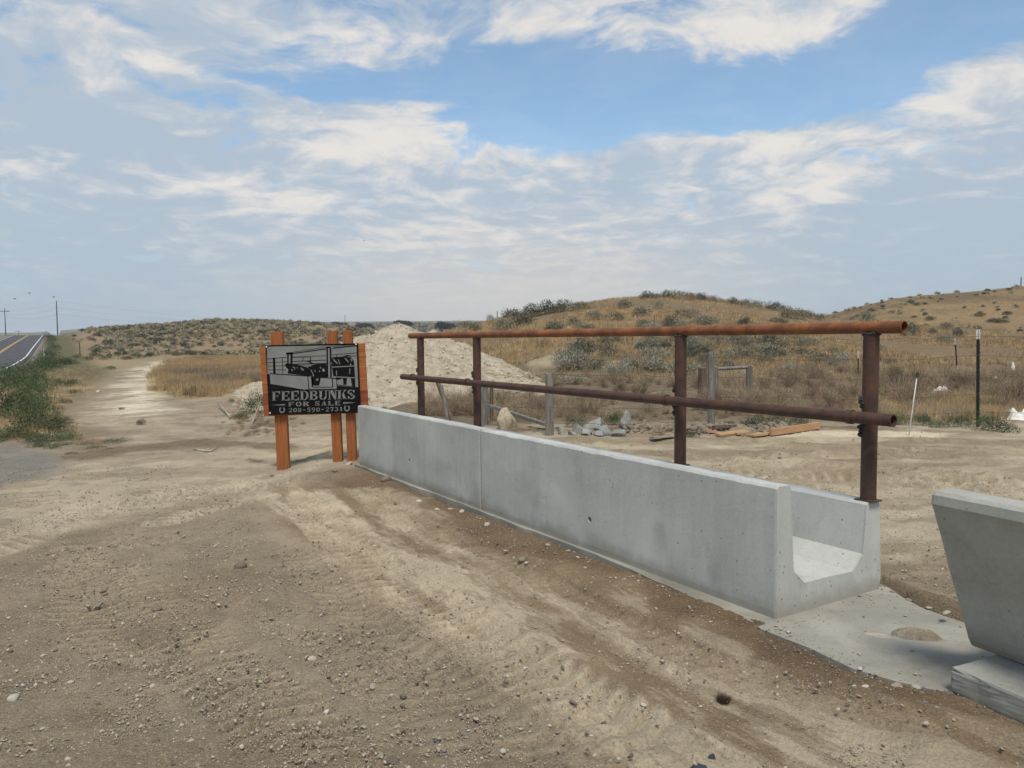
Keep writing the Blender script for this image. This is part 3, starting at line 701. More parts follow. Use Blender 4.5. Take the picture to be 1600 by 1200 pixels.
# slab
def build_slab():
    pts = []
    SL = [Vector((p.x, p.y)) for p in SLAB]
    # front strip running along both bunks, then round the apron
    strip = []
    for k in range(64):
        sv = 6.22-k*(6.22-.05)/63; off = .022+.05*float(fbm(np.array([sv*1.3]), np.array([0.]), 1., 3, 5)[0])+.10*max(0, 1-sv/1.6)
        off = max(off, .008)
        strip.append(Vector(tuple(O+U*sv-M*off)))
    ring = strip+SL[0:]+[Vector(tuple(O+U*0.0+M*1.0)), Vector(tuple(O+U*6.2+M*1.0))]
    dense = []
    for i in range(len(ring)):
        a = ring[i]; b = ring[(i+1) % len(ring)]; m = max(1, int((b-a).length/.05))
        for k in range(m):
            p = a.lerp(b, k/m); n = float(fbm(np.array([p.x*4]), np.array([p.y*4]), 1., 4, 6)[0])
            d = (b-a).normalized(); p = p+Vector((d.y, -d.x))*n*.05; dense.append(p)
    bm = bmesh.new(); n = len(dense)
    cz = [float(fbm(np.array([p.x*3]), np.array([p.y*3]), 1., 3, 16)[0]) for p in dense]
    cen = Vector((0, 0))
    top = [bm.verts.new((p.x, p.y, -.012)) for p, c in zip(dense, cz)]
    bot = [bm.verts.new((p.x+.006*c, p.y-.02, -.24)) for p, c in zip(dense, cz)]
    for i in range(n): bm.faces.new((top[i], top[(i+1) % n], bot[(i+1) % n], bot[i]))
    f = bm.faces.new(top)
    bmesh.ops.inset_region(bm, faces=[f], thickness=.016, depth=.0)
    for v in f.verts: v.co.z = -.001
    me = bm_mesh('concrete_slab', bm, M_slab); o = link('concrete_slab', me)
    tag(o, 'thin poured concrete slab under the feed bunks with ragged dirty edge', 'slab')
build_slab()
def lump_mesh(name, rx, ry, h, mat, seed, n=40):
    V = []; Fc = []
    for i in range(n+1):
        for j in range(n+1):
            x = (i/n*2-1); y = (j/n*2-1); r = math.hypot(x, y)
            V.append((x*rx, y*ry, 0)); V[-1] = (x*rx, y*ry, r)
    V = np.array(V); e = 1+.8*fbm(V[:, 0]/rx, V[:, 1]/ry, 1.2, 3, seed); r = V[:, 2]/np.maximum(e, .3)
    hh = h*(1-ss(r, .35, .95))*(1+.9*fbm(V[:, 0], V[:, 1], 14, 4, seed+3))
    V[:, 2] = hh-.004
    for i in range(n):
        for j in range(n): Fc.append((i*(n+1)+j, (i+1)*(n+1)+j, (i+1)*(n+1)+j+1, i*(n+1)+j+1))
    Fc = np.array(Fc); Fc = Fc[(V[:, 2] > -.003)[Fc].any(1)]
    return mesh(name, V, Fc, mat, True)
p = G(1432, 993, 0); o = link('dirt_clod', lump_mesh('dirt_clod', .125, .085, .042, simple('cracked_mud', (.38, .33, .25), (.25, .21, .155), 16, .96, 1., .03), 4), None, (p.x, p.y, .0), (0, 0, -.35))
tag(o, 'flat dried brown dirt clod lying on the slab between the bunks', 'dirt clod')
p = G(1372, 992, 0); o = link('spilled_soil', lump_mesh('spilled_soil', .09, .05, .006, simple('pinkish_soil', (.50, .42, .34), (.38, .31, .24), 20, .95, .4), 9), None, (p.x, p.y, .0), (0, 0, -.5))
tag(o, 'thin pinkish smear of soil on the slab beside the clod', 'soil', kind='stuff')

# ---------------------------------------------------------------- pipe railing
def build_railing():
    root = empty('pipe_railing'); local_frame(root, U, O)
    tag(root, 'rusty steel pipe railing with two rails bolted along the back of the bunks', 'railing')
    yb = .853; spots = [.0, 1.588, 4.722, 6.166]; spots[0] = .035; zt = 1.553
    def top(s): return 1.552
    for i, sv in enumerate(spots):
        bm = tubebm((sv, yb, .535), (sv, yb, zt-.032), .0445, .0445, 24)
        p = link('post', bm_mesh('post', bm, M_rust_dark, True, 40), root)
        # weld bead on top, collar and bead where the lower rail crosses
        b2 = bmesh.new(); rn = random.Random(i)
        for k in range(22):
            a = k/22*6.28; q = Vector((sv+.047*math.cos(a), yb+.04*math.sin(a), zt-.036-.008*abs(math.sin(a))*0+rn.uniform(-.004, .004)))
            bmesh.ops.create_icosphere(b2, subdivisions=1, radius=rn.uniform(.008, .012), matrix=Matrix.Translation(q))
        link('weld', bm_mesh('weld', b2, M_weld, True), p)
        for (dz, ext) in ((.075, .05), (-.078, .06)):
            b3_ = bmesh.new()
            for k in range(16):
                q = Vector((sv+.030+rn.uniform(-.012, .012), yb-.038+rn.uniform(-.006, .006), 1.034+dz+rn.uniform(-ext, ext)*.7))
                bmesh.ops.create_icosphere(b3_, subdivisions=1, radius=rn.uniform(.007, .014), matrix=Matrix.Translation(q))
            link('weld', bm_mesh('weld', b3_, M_weld, True), p)
        b4 = bmesh.new(); boxbm(.118, .100, .010, (sv, yb, .538), .003, b4); link('base_plate', bm_mesh('base_plate', b4, M_rust_dark), p)
    link('top_rail', bm_mesh('top_rail', tubebm((-.165, yb, zt), (6.464, yb, zt-.002), .036, None, 28, hollow=.006), M_rust_orange, True, 40), root)
    lo = link('lower_rail', bm_mesh('lower_rail', tubebm((-.165, yb-.085, 1.030), (6.55, yb-.085, 1.024), .036, None, 28, hollow=.006), M_rust_dark, True, 40), root)
    for sv in spots:
        link('collar', bm_mesh('collar', tubebm((sv+.052, yb-.085, 1.030), (sv+.086, yb-.085, 1.030), .0425, None, 24, hollow=.008), M_rust_dark, True, 40), lo)
build_railing()

# ---------------------------------------------------------------- sign
def glyphs():
    g = {}
    def stem(x, w=2.6, h=14): return [('r', x, 0, x+w, h), ('r', x-.9, 0, x+w+.9, 1.1), ('r', x-.9, h-1.1, x+w+.9, h)]
    def bar(x0, x1, y, flag): return [('r', x0, y-.75, x1, y+.75)]+([('p', [(x1, y-2.3), (x1, y+2.3), (x1-1.2, y+.6), (x1-1.2, y-.6)])] if flag else [])
    top = [('p', [(4.4, 14), (9, 14), (9, 10), (8.2, 10), (7.4, 12.6), (4.4, 12.6)])]
    bot = [('p', [(4.4, 0), (9.2, 0), (9.2, 4.2), (8.4, 4.2), (7.5, 1.4), (4.4, 1.4)])]
    g['F'] = stem(1)+top+bar(4.4, 7.2, 7.1, 1); g['E'] = stem(1)+top+bot+bar(4.4, 7.2, 7.1, 1)
    g['D'] = stem(1)+[('a', 4.4, 7, 5.2, 7, 2.3, 1.5, -90, 90)]
    g['B'] = stem(1)+[('a', 4.4, 10.4, 4.3, 3.6, 1.9, 2.2, -90, 90), ('a', 4.4, 3.7, 4.9, 3.7, 2.2, 2.2, -90, 90)]
    g['U'] = [('r', 1, 4, 3.6, 14), ('r', .1, 12.9, 4.5, 14), ('r', 7.6, 4, 8.7, 14), ('r', 6.6, 12.9, 9.7, 14), ('a', 4.9, 4.3, 3.8, 4.3, 1.2, 2.6, 180, 262), ('a', 5.3, 4.3, 3.4, 4.3, 2.3, 2.9, 278, 360)]
    g['N'] = [('r', 1.1, 0, 2.3, 14), ('r', .2, 0, 3.3, 1.1), ('r', .1, 12.9, 2.3, 14), ('r', 8, 0, 9.1, 14), ('r', 6.9, 12.9, 10, 14), ('p', [(2.9, 14), (5.2, 14), (7.7, 6), (7.7, 0), (7.2, 0), (2.9, 10.5)])]
    g['K'] = stem(1)+[('p', [(4.4, 6.6), (8, 13.2), (9.2, 13.2), (5.6, 7.2)]), ('p', [(5, 8), (7, 9.4), (9.9, 0), (6.7, 0)]), ('r', 7, 12.9, 10, 14), ('r', 6.2, 0, 10.4, 1.1)]
    g['S'] = [('a', 5, 10.4, 4, 3.6, 1.7, 2.0, 75, 255), ('a', 5, 3.7, 4.2, 3.7, 1.8, 2.2, -105, 85), ('p', [(7.6, 13.6), (8.6, 13.6), (8.6, 9.6), (7.8, 9.6), (6.2, 12.4)]), ('p', [(1.4, .4), (1.4, 4.6), (2.2, 4.6), (3.8, 1.6)]), ('p', [(2, 9), (4.4, 10), (8.4, 5), (5.8, 4)])]
    g['O'] = [('a', 4.7, 7, 4.3, 7, 1.9, 5.4, 98, 262), ('a', 5.3, 7, 4.3, 7, 1.9, 5.4, -82, 82)]
    g['R'] = stem(1)+[('a', 4.4, 10.2, 4.5, 3.8, 2, 2.2, -90, 90), ('p', [(4.8, 6.6), (7.2, 6.8), (9.9, 0), (7, 0)])]
    g['A'] = [('p', [(4.6, 14), (5.6, 14), (9, 0), (6, 0)]), ('p', [(4.0, 12.4), (4.5, 10), (2, 0), (1.2, 0)]), ('r', .2, 0, 3, 1.1), ('r', 5.2, 0, 9.9, 1.1), ('r', 2.6, 4, 5.4, 5.2)]
    g['L'] = stem(1)+bot
    g['0'] = g['O']
    g['2'] = [('a', 5, 10, 3.9, 4, 1.7, 2, -30, 175), ('p', [(6.9, 8.2), (8.6, 9), (4.2, 2.6), (1.2, 1.6)]), ('r', 1.2, 0, 8.9, 2.0), ('r', 8, 2, 8.9, 3.6)]
    g['8'] = [('a', 5, 10.5, 3.6, 3.5, 1.6, 2.1, 98, 262), ('a', 5, 10.5, 3.6, 3.5, 1.6, 2.1, -82, 82), ('a', 5, 3.7, 4.1, 3.7, 1.8, 2.3, 98, 262), ('a', 5, 3.7, 4.1, 3.7, 1.8, 2.3, -82, 82)]
    g['5'] = [('r', 1.8, 11.9, 8.6, 14), ('r', 1.8, 7.6, 3, 14), ('a', 4.6, 4.3, 4.4, 4.3, 2, 2.4, -150, 110)]
    g['9'] = [('a', 5, 9.6, 4, 4.4, 1.8, 2.6, 98, 262), ('a', 5, 9.6, 4, 4.4, 1.8, 2.6, -82, 82), ('p', [(7, 9), (9, 9), (8.4, 4), (6, 0), (2.4, 0), (2.4, 1.6), (5.6, 2.2)])]
    g['7'] = [('r', 1.2, 11.9, 8.9, 14), ('r', 1.2, 10, 2.1, 12), ('p', [(6.4, 11.4), (8.9, 11.4), (5.6, 0), (3, 0)])]
    g['3'] = [('a', 4.7, 10.5, 3.9, 3.5, 1.9, 1.9, -80, 165), ('a', 4.7, 3.9, 4.3, 3.9, 2.1, 2.1, -165, 80)]
    g['1'] = [('r', 3.8, 0, 6.4, 14), ('r', 2.2, 0, 8, 1.1), ('p', [(2.2, 11.6), (3.4, 11.6), (3.4, 13.6)])]
    g['-'] = [('r', 2, 6, 8, 7.8)]
    return g
GL = glyphs()
def arcpoly(cx, cy, rx, ry, wx, wy, a0, a1, n=10):
    o = []; i = []
    for k in range(n+1):
        a = R(a0+(a1-a0)*k/n); o.append((cx+rx*math.cos(a), cy+ry*math.sin(a))); i.append((cx+max(rx-wx*1., .2)*math.cos(a), cy+max(ry-wy*.6, .2)*math.sin(a)))
    return [(o[k], o[k+1], i[k+1], i[k]) for k in range(n)]
def prims(lst):
    out = []
    for q in lst:
        if q[0] == 'r': out.append([(q[1], q[2]), (q[3], q[2]), (q[3], q[4]), (q[1], q[4])])
        elif q[0] == 'p': out.append(q[1])
        else: out += [list(t) for t in arcpoly(*q[1:])]
    return out
def build_sign():
    Y0 = 9.6; root = empty('feed_bunk_sign', (-2.5, Y0, -.15)); tag(root, 'black and grey metal sign on stained boards and three posts at the bunks', 'sign')
    inv = Matrix.Translation((2.5, -Y0, .15))
    for (tp, bp, w) in (((433, 518), (445, 749), .150), ((519.5, 517), (529.5, 735), .118), ((543.5, 516), (551.5, 735), .112)):
        a = D(*bp, Y0); b = D(*tp, Y0); a.z -= .15; bm = bmesh.new(); dd = b-a
        boxbm(w, .09, dd.length, (0, 0, dd.length/2), .006, bm); bmesh.ops.rotate(bm, verts=bm.verts, matrix=dd.normalized().to_track_quat('Z', 'Y').to_matrix() if False else Matrix.Rotation(math.atan2(dd.x, dd.z), 3, 'Y'))
        bmesh.ops.translate(bm, vec=a, verts=bm.verts); bmesh.ops.transform(bm, matrix=inv, verts=bm.verts)
        link('post', bm_mesh('post', bm, M_post), root)
    tl = D(406, 541.5, 9.52); tr = D(570, 536, 9.52); bl = D(413, 650.5, 9.52); ux = (tr-tl); vy = (bl-tl)
    n = 6
    for k in range(n):
        bm = bmesh.new(); g = .0012
        a = tl+vy*(k/n)+vy.normalized()*g; b = tl+vy*((k+1)/n)-vy.normalized()*g
        vs = []
        for yy in (-.012, .022):
            for q in (a, a+ux, b+ux, b): vs.append(bm.verts.new(q+Vector((random.uniform(-.003, .003), yy, 0))))
        for f in ((0, 1, 2, 3), (7, 6, 5, 4), (0, 4, 5, 1), (1, 5, 6, 2), (2, 6, 7, 3), (3, 7, 4, 0)): bm.faces.new([vs[i] for i in f])
        bmesh.ops.bevel(bm, geom=bm.edges[:], offset=.003, segments=1, affect='EDGES')
        bmesh.ops.transform(bm, matrix=inv, verts=bm.verts); link('plank', bm_mesh('plank', bm, M_plank), root)
    TLp = D(415, 539.5, 9.50); TRp = D(559.5, 536.3, 9.50); BLp = D(420.5, 647.8, 9.50)
    ex = TRp-TLp; ey = BLp-TLp
    def pt(cx, cy, off):         # sketch units of the artwork (1477 x 1200) to the panel
        x = cx-45; y = cy-85; det = 1340*1000+27*53; u = (x*1000-y*53)/det; v = (1340*y+27*x)/det
        return TLp+ex*u+ey*v+Vector((0, -off, 0))
    def slab(name, polys, y0, y1, mat, parent):
        bm = bmesh.new()
        for P in polys:
            f = [bm.verts.new(pt(a, b, y1)) for a, b in P]; g = [bm.verts.new(pt(a, b, y0)) for a, b in P]; m = len(P)
            try:
                bm.faces.new(f)
                for i in range(m): bm.faces.new((f[i], f[(i+1) % m], g[(i+1) % m], g[i]))
            except ValueError: pass
        bmesh.ops.transform(bm, matrix=inv, verts=bm.verts); return link(name, bm_mesh(name, bm, mat), parent)
    def ln(x0, y0, x1, y1, w):
        d = Vector((x1-x0, y1-y0)).normalized()*w/2; return [(x0-d.y, y0+d.x), (x1-d.y, y1+d.x), (x1+d.y, y1-d.x), (x0+d.y, y0-d.x)]
    full = [(45, 85), (1385, 58), (1438, 1058), (98, 1085)]
    bm = bmesh.new(); vs = [bm.verts.new(pt(a, b, .008)) for a, b in full]+[bm.verts.new(pt(a, b, -.006)) for a, b in full]
    for f in ((0, 1, 2, 3), (7, 6, 5, 4), (0, 4, 5, 1), (1, 5, 6, 2), (2, 6, 7, 3), (3, 7, 4, 0)): bm.faces.new([vs[i] for i in f])
    bmesh.ops.transform(bm, matrix=inv, verts=bm.verts); panel = link('metal_panel', bm_mesh('metal_panel', bm, M_black), root)
    G1 = [[(68, 125), (100, 104), (1335, 84), (1365, 108), (1395, 700), (1090, 668), (1078, 712), (690, 718), (600, 722), (360, 680), (120, 640), (110, 505), (75, 490)]]
    slab('picture_ground', G1, .008, .0095, M_grey, panel)
    B = [ln(380, 212, 925, 138, 14), ln(430, 186, 925, 112, 6), ln(1005, 128, 1368, 92, 16), ln(1010, 104, 1368, 74, 5),
         [(362, 190), (385, 190), (385, 352), (362, 352)], [(408, 200), (440, 200), (440, 350), (408, 350)], ln(345, 205, 440, 195, 26),
         [(928, 120), (950, 120), (962, 545), (940, 545)], [(976, 130), (1000, 130), (1012, 548), (985, 548)], ln(925, 120, 1020, 112, 22),
         ln(75, 284, 360, 256, 8), ln(75, 335, 360, 320, 7), ln(75, 385, 350, 378, 7), ln(80, 437, 345, 438, 7), ln(170, 262, 178, 490, 34), ln(293, 262, 300, 492, 9),
         ln(440, 252, 930, 236, 6), ln(440, 318, 930, 298, 8), ln(590, 255, 590, 312, 10), ln(700, 262, 700, 322, 10), ln(440, 262, 720, 262, 4),
         ln(330, 362, 1000, 345, 12), [(690, 318), (745, 350), (700, 352)], [(560, 305), (690, 312), (740, 350), (640, 318)],
         [(335, 355), (375, 345), (560, 375), (640, 400), (700, 432), (740, 520), (700, 528), (500, 505), (370, 490), (380, 430), (340, 395)],
         [(655, 395), (700, 388), (740, 365), (800, 358), (930, 350), (950, 545), (850, 548), (842, 600), (825, 668), (740, 665), (706, 545), (735, 490), (720, 440), (690, 430)],
         [(1005, 275), (1080, 255), (1150, 250), (1290, 260), (1330, 320), (1350, 560), (1352, 680), (1308, 685), (1285, 560), (1232, 552), (1222, 655), (1180, 655), (1172, 562), (1080, 592), (1070, 548), (1030, 530), (1012, 400)],
         ln(1005, 226, 1372, 196, 8), ln(1005, 262, 1374, 238, 7), ln(1080, 215, 1080, 262, 8), [(1170, 244), (1230, 226), (1290, 236), (1280, 250)],
         ln(110, 492, 700, 530, 12), ln(660, 528, 680, 718, 12), ln(720, 540, 735, 690, 26), ln(735, 688, 1030, 690, 10), ln(850, 548, 1075, 566, 12), ln(1018, 568, 1026, 690, 14), ln(1080, 565, 1088, 710, 10), ln(1085, 655, 1392, 694, 10), ln(1050, 330, 1075, 560, 6)]
    slab('picture_drawing', B, .0095, .011, M_black, panel)
    D2 = [ln(448, 395, 470, 410, 16), ln(425, 430, 440, 452, 14), ln(478, 420, 470, 440, 8), ln(560, 405, 590, 450, 14), ln(590, 420, 605, 445, 8), ln(740, 495, 745, 535, 14), ln(885, 425, 895, 462, 32), ln(840, 400, 852, 420, 12), ln(830, 450, 834, 470, 12), ln(795, 568, 802, 592, 30),
          ln(765, 440, 772, 470, 10), ln(1030, 290, 1090, 350, 16), ln(1100, 290, 1130, 360, 10), ln(1210, 280, 1250, 330, 14), ln(1285, 275, 1300, 320, 12), ln(1280, 350, 1284, 375, 18), ln(1078, 450, 1080, 520, 10), ln(1272, 420, 1270, 500, 10),
          ln(1015, 400, 1378, 382, 12), ln(1020, 538, 1388, 556, 12), ln(955, 350, 1015, 345, 14), ln(740, 672, 900, 680, 14), ln(960, 560, 968, 545, 6), ln(500, 402, 515, 415, 8), ln(1195, 265, 1215, 300, 7)]
    for (cx, cy) in ((995, 347), (1010, 118)): D2.append([(cx+16*math.cos(a*.7), cy+16*math.sin(a*.7)) for a in range(9)])
    slab('picture_highlight', D2, .011, .0125, M_grey, panel)
    def text(s, x0, x1, y0, y1, sl, gap=.10):
        Lt = []
        cw = (x1-x0)/len(s)
        for i, ch in enumerate(s):
            if ch == ' ': continue
            for P in prims(GL[ch]):
                Lt.append([(x0+cw*(i+gap/2)+a/10*cw*(1-gap), (y1-(b/14)*(y1-y0))+sl*(x0+cw*i+a/10*cw-x0)) for a, b in P])
        slab('lettering', Lt, .008, .011, M_grey, panel)
    text('FEEDBUNKS', 138, 1362, 750, 886, -.021, .04)
    text('FOR', 372, 690, 902, 968, -.02, .16); text('SALE', 752, 1148, 892, 958, -.02, .16)
    text('208-590-2731', 378, 1182, 992, 1052, -.022, .12)
    slab('tapered_rule', [[(140, 946), (332, 932), (332, 952)]], .008, .011, M_grey, panel); slab('tapered_rule', [[(1178, 908), (1178, 930), (1362, 912)]], .008, .011, M_grey, panel)
    for (cx, cy) in ((290, 1016), (1234, 994)):
        Lt = []
        for k in range(14):
            a0 = R(-60+300*k/14-0); a1 = R(-60+300*(k+1)/14); f = lambda a, r, q: (cx+math.cos(a)*r, cy+math.sin(a)*q)
            Lt.append([f(a0, 42, 46), f(a1, 42, 46), f(a1, 26, 28), f(a0, 26, 28)])
        slab('horseshoe_mark', Lt, .008, .011, M_grey, panel)
    for (cx, cy) in ((62, 108), (1357, 74), (114, 1060), (1420, 1040)):
        q = pt(cx, cy, .008); bm = tubebm(q, q+Vector((0, -.007, 0)), .010, .008, 12); bmesh.ops.transform(bm, matrix=inv, verts=bm.verts)
        link('screw_cap', bm_mesh('screw_cap', bm, M_screw), root)
build_sign()

# ---------------------------------------------------------------- wire fence
def woodpost(parent, px, ptop, pbase, w, mat, name='wood_post', y=None, lean=0., base=None):
    p = hit(px, pbase) if base is None else base
    t = D(px+lean, ptop, p.y); r = w*p.y/FPX/2; n = 9; bm = bmesh.new(); rings = []
    rn = random.Random(int(px))
    prof = [1+rn.uniform(-.12, .12) for _ in range(n)]
    for k in range(7):
        f = k/6; c = Vector((p.x, p.y, p.z-.25)).lerp(t, f)
        rings.append([bm.verts.new(c+Vector((math.cos(6.283*j/n)*r*prof[j]*(1.06-.12*f)+rn.uniform(-.003, .003), math.sin(6.283*j/n)*r*prof[j], (rn.uniform(-.03, .03) if k == 6 else 0)))) for j in range(n)])
    for k in range(6):
        for i in range(n): bm.faces.new((rings[k][i], rings[k][(i+1) % n], rings[k+1][(i+1) % n], rings[k+1][i]))
    bm.faces.new(rings[-1]); me = bm_mesh(name, bm, mat); o = link(name, me)
    if parent: o.parent = parent
    return o, p, t
def tpost(parent, px, ptop, pbase, cap_px, lean=0.):
    p = hit(px, pbase); t = D(px+lean, ptop, p.y); bm = bmesh.new(); h = (t-p).length
    capf = cap_px*p.y/FPX/h; a = Vector((p.x, p.y, p.z-.3)); m = p.lerp(t, 1-capf)
    def tee(a, b, s, mt, nm, par):
        b_ = bmesh.new(); d = b-a
        boxbm(.045*s, .008, d.length, (0, 0, d.length/2), 0, b_); boxbm(.010, .04*s, d.length, (0, -.022, d.length/2), 0, b_)
        for k in range(int(d.length/.06)): boxbm(.016, .012, .018, (0, -.046, .03+k*.06), 0, b_)
        bmesh.ops.rotate(b_, verts=b_.verts, matrix=Matrix.Rotation(math.atan2(d.x, d.z), 3, 'Y')); bmesh.ops.translate(b_, vec=a, verts=b_.verts)
        return link(nm, bm_mesh(nm, b_, mt), par)
    o = tee(a, m, 1, M_steel, 'steel_post', parent); tee(m, t, 1.12, M_white, 'painted_tip', o); return p, t
def build_fence():
    root = empty('wire_fence'); tag(root, 'old strand wire fence on weathered wood and steel posts behind the bunks', 'fence')
    W1 = [woodpost(root, 755, 597, 664, 15, M_wood), woodpost(root, 858, 585, 680, 14, M_wood), woodpost(root, 1112, 552, 672, 11, M_wood)]
    T1 = [tpost(root, 1528, 515, 667, 15)]
    for (px, yt, yb) in ((768, 604, 660),): woodpost(root, px, yt, yb, 6, M_wood_br)
    # wires between them, extended past both ends at the heights seen
    nodes = [(755, [0.0]*5), (858, 0), (1112, 0), (1528, 0)]
    bases = [W1[0][1], W1[1][1], W1[2][1], T1[0][0]]
    left = bases[0]+(bases[0]-bases[1])*1.6; left.z = Tz(left.x, left.y); right = bases[3]+(bases[3]-bases[2])*1.0; right.z = Tz(right.x, right.y)
    for b in (right,):
        bm = tubebm((b.x, b.y, b.z-.2), (b.x, b.y, b.z+1.25), .05, .045, 10); link('wood_post', bm_mesh('wood_post', bm, M_wood, True, 40), root)
    ch = bases+[right]
    for k, hz in enumerate((.24, .52, .82, 1.12, 1.42)):
        if k == 4: seq = ch[2:]
        else: seq = ch
        bm = bmesh.new(); pts = []
        for i in range(len(seq)-1):
            a = seq[i]; b = seq[i+1]; rn = random.Random(k*10+i)
            for j in range(14):
                f = j/14; q = a.lerp(b, f); sag = .05*4*f*(1-f)*rn.uniform(.5, 1.6)
                hh = hz*(.80 if i < 2 and k < 4 else 1)
                pts.append(Vector((q.x, q.y-.05, a.z*(1-f)+b.z*f+hh-sag)))
        polyline_tube(pts, .003, 4, bm); wr = link('wire', bm_mesh('wire', bm, M_wire), root)
        b2 = bmesh.new()
        for q in pts[::1]:
            for m in range(2):
                c = q+Vector((random.uniform(-.3, .3), 0, 0)); 
        b2.free()
    # brace leaning on the post pair
    a = D(765, 634, W1[0][1].y-.15); b = hit(858, 673); bm = bmesh.new(); d = (b+Vector((0, 0, .08)))-a
    boxbm(.07, .05, d.length, (0, 0, d.length/2), .006, bm); bmesh.ops.rotate(bm, verts=bm.verts, matrix=d.normalized().to_track_quat('Z', 'Y').to_matrix()); bmesh.ops.translate(bm, vec=a, verts=bm.verts)
    link('brace', bm_mesh('brace', bm, M_wood), root)
build_fence()
o, _, _ = woodpost(None, 1098, 575, 622, 13, M_wood_br, 'fence_post'); tag(o, 'stout dark brown wood post close behind the tall weathered fence post', 'post', 'loose posts by the fence')
def hframe():
    root = empty('corner_brace_frame'); tag(root, 'weathered wood brace frame with one crossbar behind the fence', 'brace frame')
    q, p, t = woodpost(root, 1171, 572, 618, 10, M_wood, 'upright')
    a = D(1117, 576.5, p.y); b = D(1176, 573.5, p.y); link('crossbar', bm_mesh('crossbar', tubebm(a, b, .042, .04, 8), M_wood, True, 50), root)
    q, p2, t = woodpost(root, 1119, 572, 622, 8, M_wood, 'upright')
hframe()
tp = empty('steel_fence_post'); p, t = tpost(tp, 1496, 529, 574, 10, -4); tag(tp, 'thin steel post with white tip leaning on the slope behind the fence', 'post', 'steel posts on the slope')
tp = empty('steel_fence_post'); p, t = tpost(tp, 1341, 548, 590, 12); tag(tp, 'short steel post with white tip beside the right railing post', 'post', 'steel posts on the slope')
p = hit(1419, 680); t = D(1433, 586, p.y)
tp = empty('white_stake'); tag(tp, 'slim white fibreglass stake leaning in the weeds by the yard edge', 'stake')
link('rod', bm_mesh('rod', tubebm((p.x, p.y, p.z-.1), t, .008, .007, 8), M_white, True), tp); link('dark_cap', bm_mesh('dark_cap', tubebm(t-Vector((.0, 0, .03)), t+Vector((.005, 0, .04)), .022, .018, 8), M_steel), tp)
# broken brown post leaning on the pile side
p = hit(708, 662); t = D(684, 597, p.y+.3); bm = bmesh.new(); d = t-p
boxbm(.075, .05, d.length+.1, (0, 0, d.length/2), .006, bm); bmesh.ops.rotate(bm, verts=bm.verts, matrix=d.normalized().to_track_quat('Z', 'Y').to_matrix()); bmesh.ops.translate(bm, vec=p, verts=bm.verts)
bp = link('broken_post', bm_mesh('broken_post', bm, M_wood_br)); tag(bp, 'split dark brown post leaning in front of the pale soil heap', 'post')

p = hit(700, 664); t = D(690, 604, p.y+.1); bm = bmesh.new(); d = t-p
boxbm(.05, .04, d.length+.05, (0, 0, d.length/2), .005, bm); bmesh.ops.rotate(bm, verts=bm.verts, matrix=d.normalized().to_track_quat('Z', 'Y').to_matrix()); bmesh.ops.translate(bm, vec=p, verts=bm.verts)
bp = link('broken_post', bm_mesh('broken_post', bm, M_wood)); tag(bp, 'thinner grey timber leaning against the split dark brown post', 'post')
# ---------------------------------------------------------------- rubble, boulder, lumber, litter
o = rock('boulder', 'rub', 789, 670, 56, 'tan boulder beside the fence brace, behind the bunk', 'boulder', z=None, k=2, flat=1.7); o.data = o.data.copy(); o.data.materials[0] = M_tan
for i, (px, py, w, fl, lb) in enumerate([(881, 679, 13, 1.7, 'leftmost small upright chunk of broken concrete in the rubble row'), (893, 679, 15, 1.2, 'dark shaded concrete chunk second in the rubble row'), (903, 679, 15, 2.0, 'slanting wedge of broken concrete in the rubble row'),
        (918, 680, 20, 1.1, 'low wide concrete chunk in the middle of the rubble row'), (927, 672, 26, 1.6, 'large pale concrete chunk topping the middle of the rubble'), (943, 679, 24, 1.0, 'flat grey concrete chunk right of the large pale one'),
        (962, 680, 24, 1.1, 'round slab shaped concrete chunk lying near the row end'), (975, 672, 22, 2.0, 'upright squarish concrete block at the right end of the rubble'), (934, 681, 16, 1.0, 'small concrete chunk at the foot of the rubble')]):
    rock('concrete_rubble', 'rub', px, py, w*2.1, lb, 'rubble', 'broken concrete chunks by the fence', i % 5, flat=fl, tilt=.6)
def board(px0, py0, px1, py1, th, wd, label, mat=M_lumber, lift=.03):
    a = hit(px0, py0); b = hit(px1, py1); a.z = Tz(a.x, a.y)+lift; b.z = Tz(b.x, b.y)+lift; d = b-a; bm = bmesh.new()
    boxbm(d.length, wd, th, (d.length/2, 0, 0), .004, bm); o = link('lumber_board', bm_mesh('lumber_board', bm, mat), None, a)
    q = d.normalized().to_track_quat('X', 'Z'); o.rotation_euler = q.to_euler(); o.rotation_euler.x += random.uniform(-.2, .2)
    tag(o, label, 'board', 'boards lying by the yard edge'); return o
board(1204, 683, 1279, 672, .10, .05, 'fresh orange board on edge by the weeds, longest of the boards', lift=.07)
board(1172, 684, 1235, 677, .03, .14, 'pale plank lying flat under the end of the orange board')
board(1090, 675, 1130, 680, .04, .10, 'short pale board sloping down beside the tall fence post')
board(1115, 677, 1148, 675, .05, .09, 'reddish short board stacked behind the others', M_wood_br, .09)
board(1122, 683, 1168, 677, .035, .12, 'pale thin board resting on the dark soil ridge')
board(1018, 687, 1062, 684, .03, .12, 'bleached flat board half buried behind the middle rail post', M_twig)
board(1150, 681, 1176, 681, .03, .09, 'small offcut at the right of the short boards')
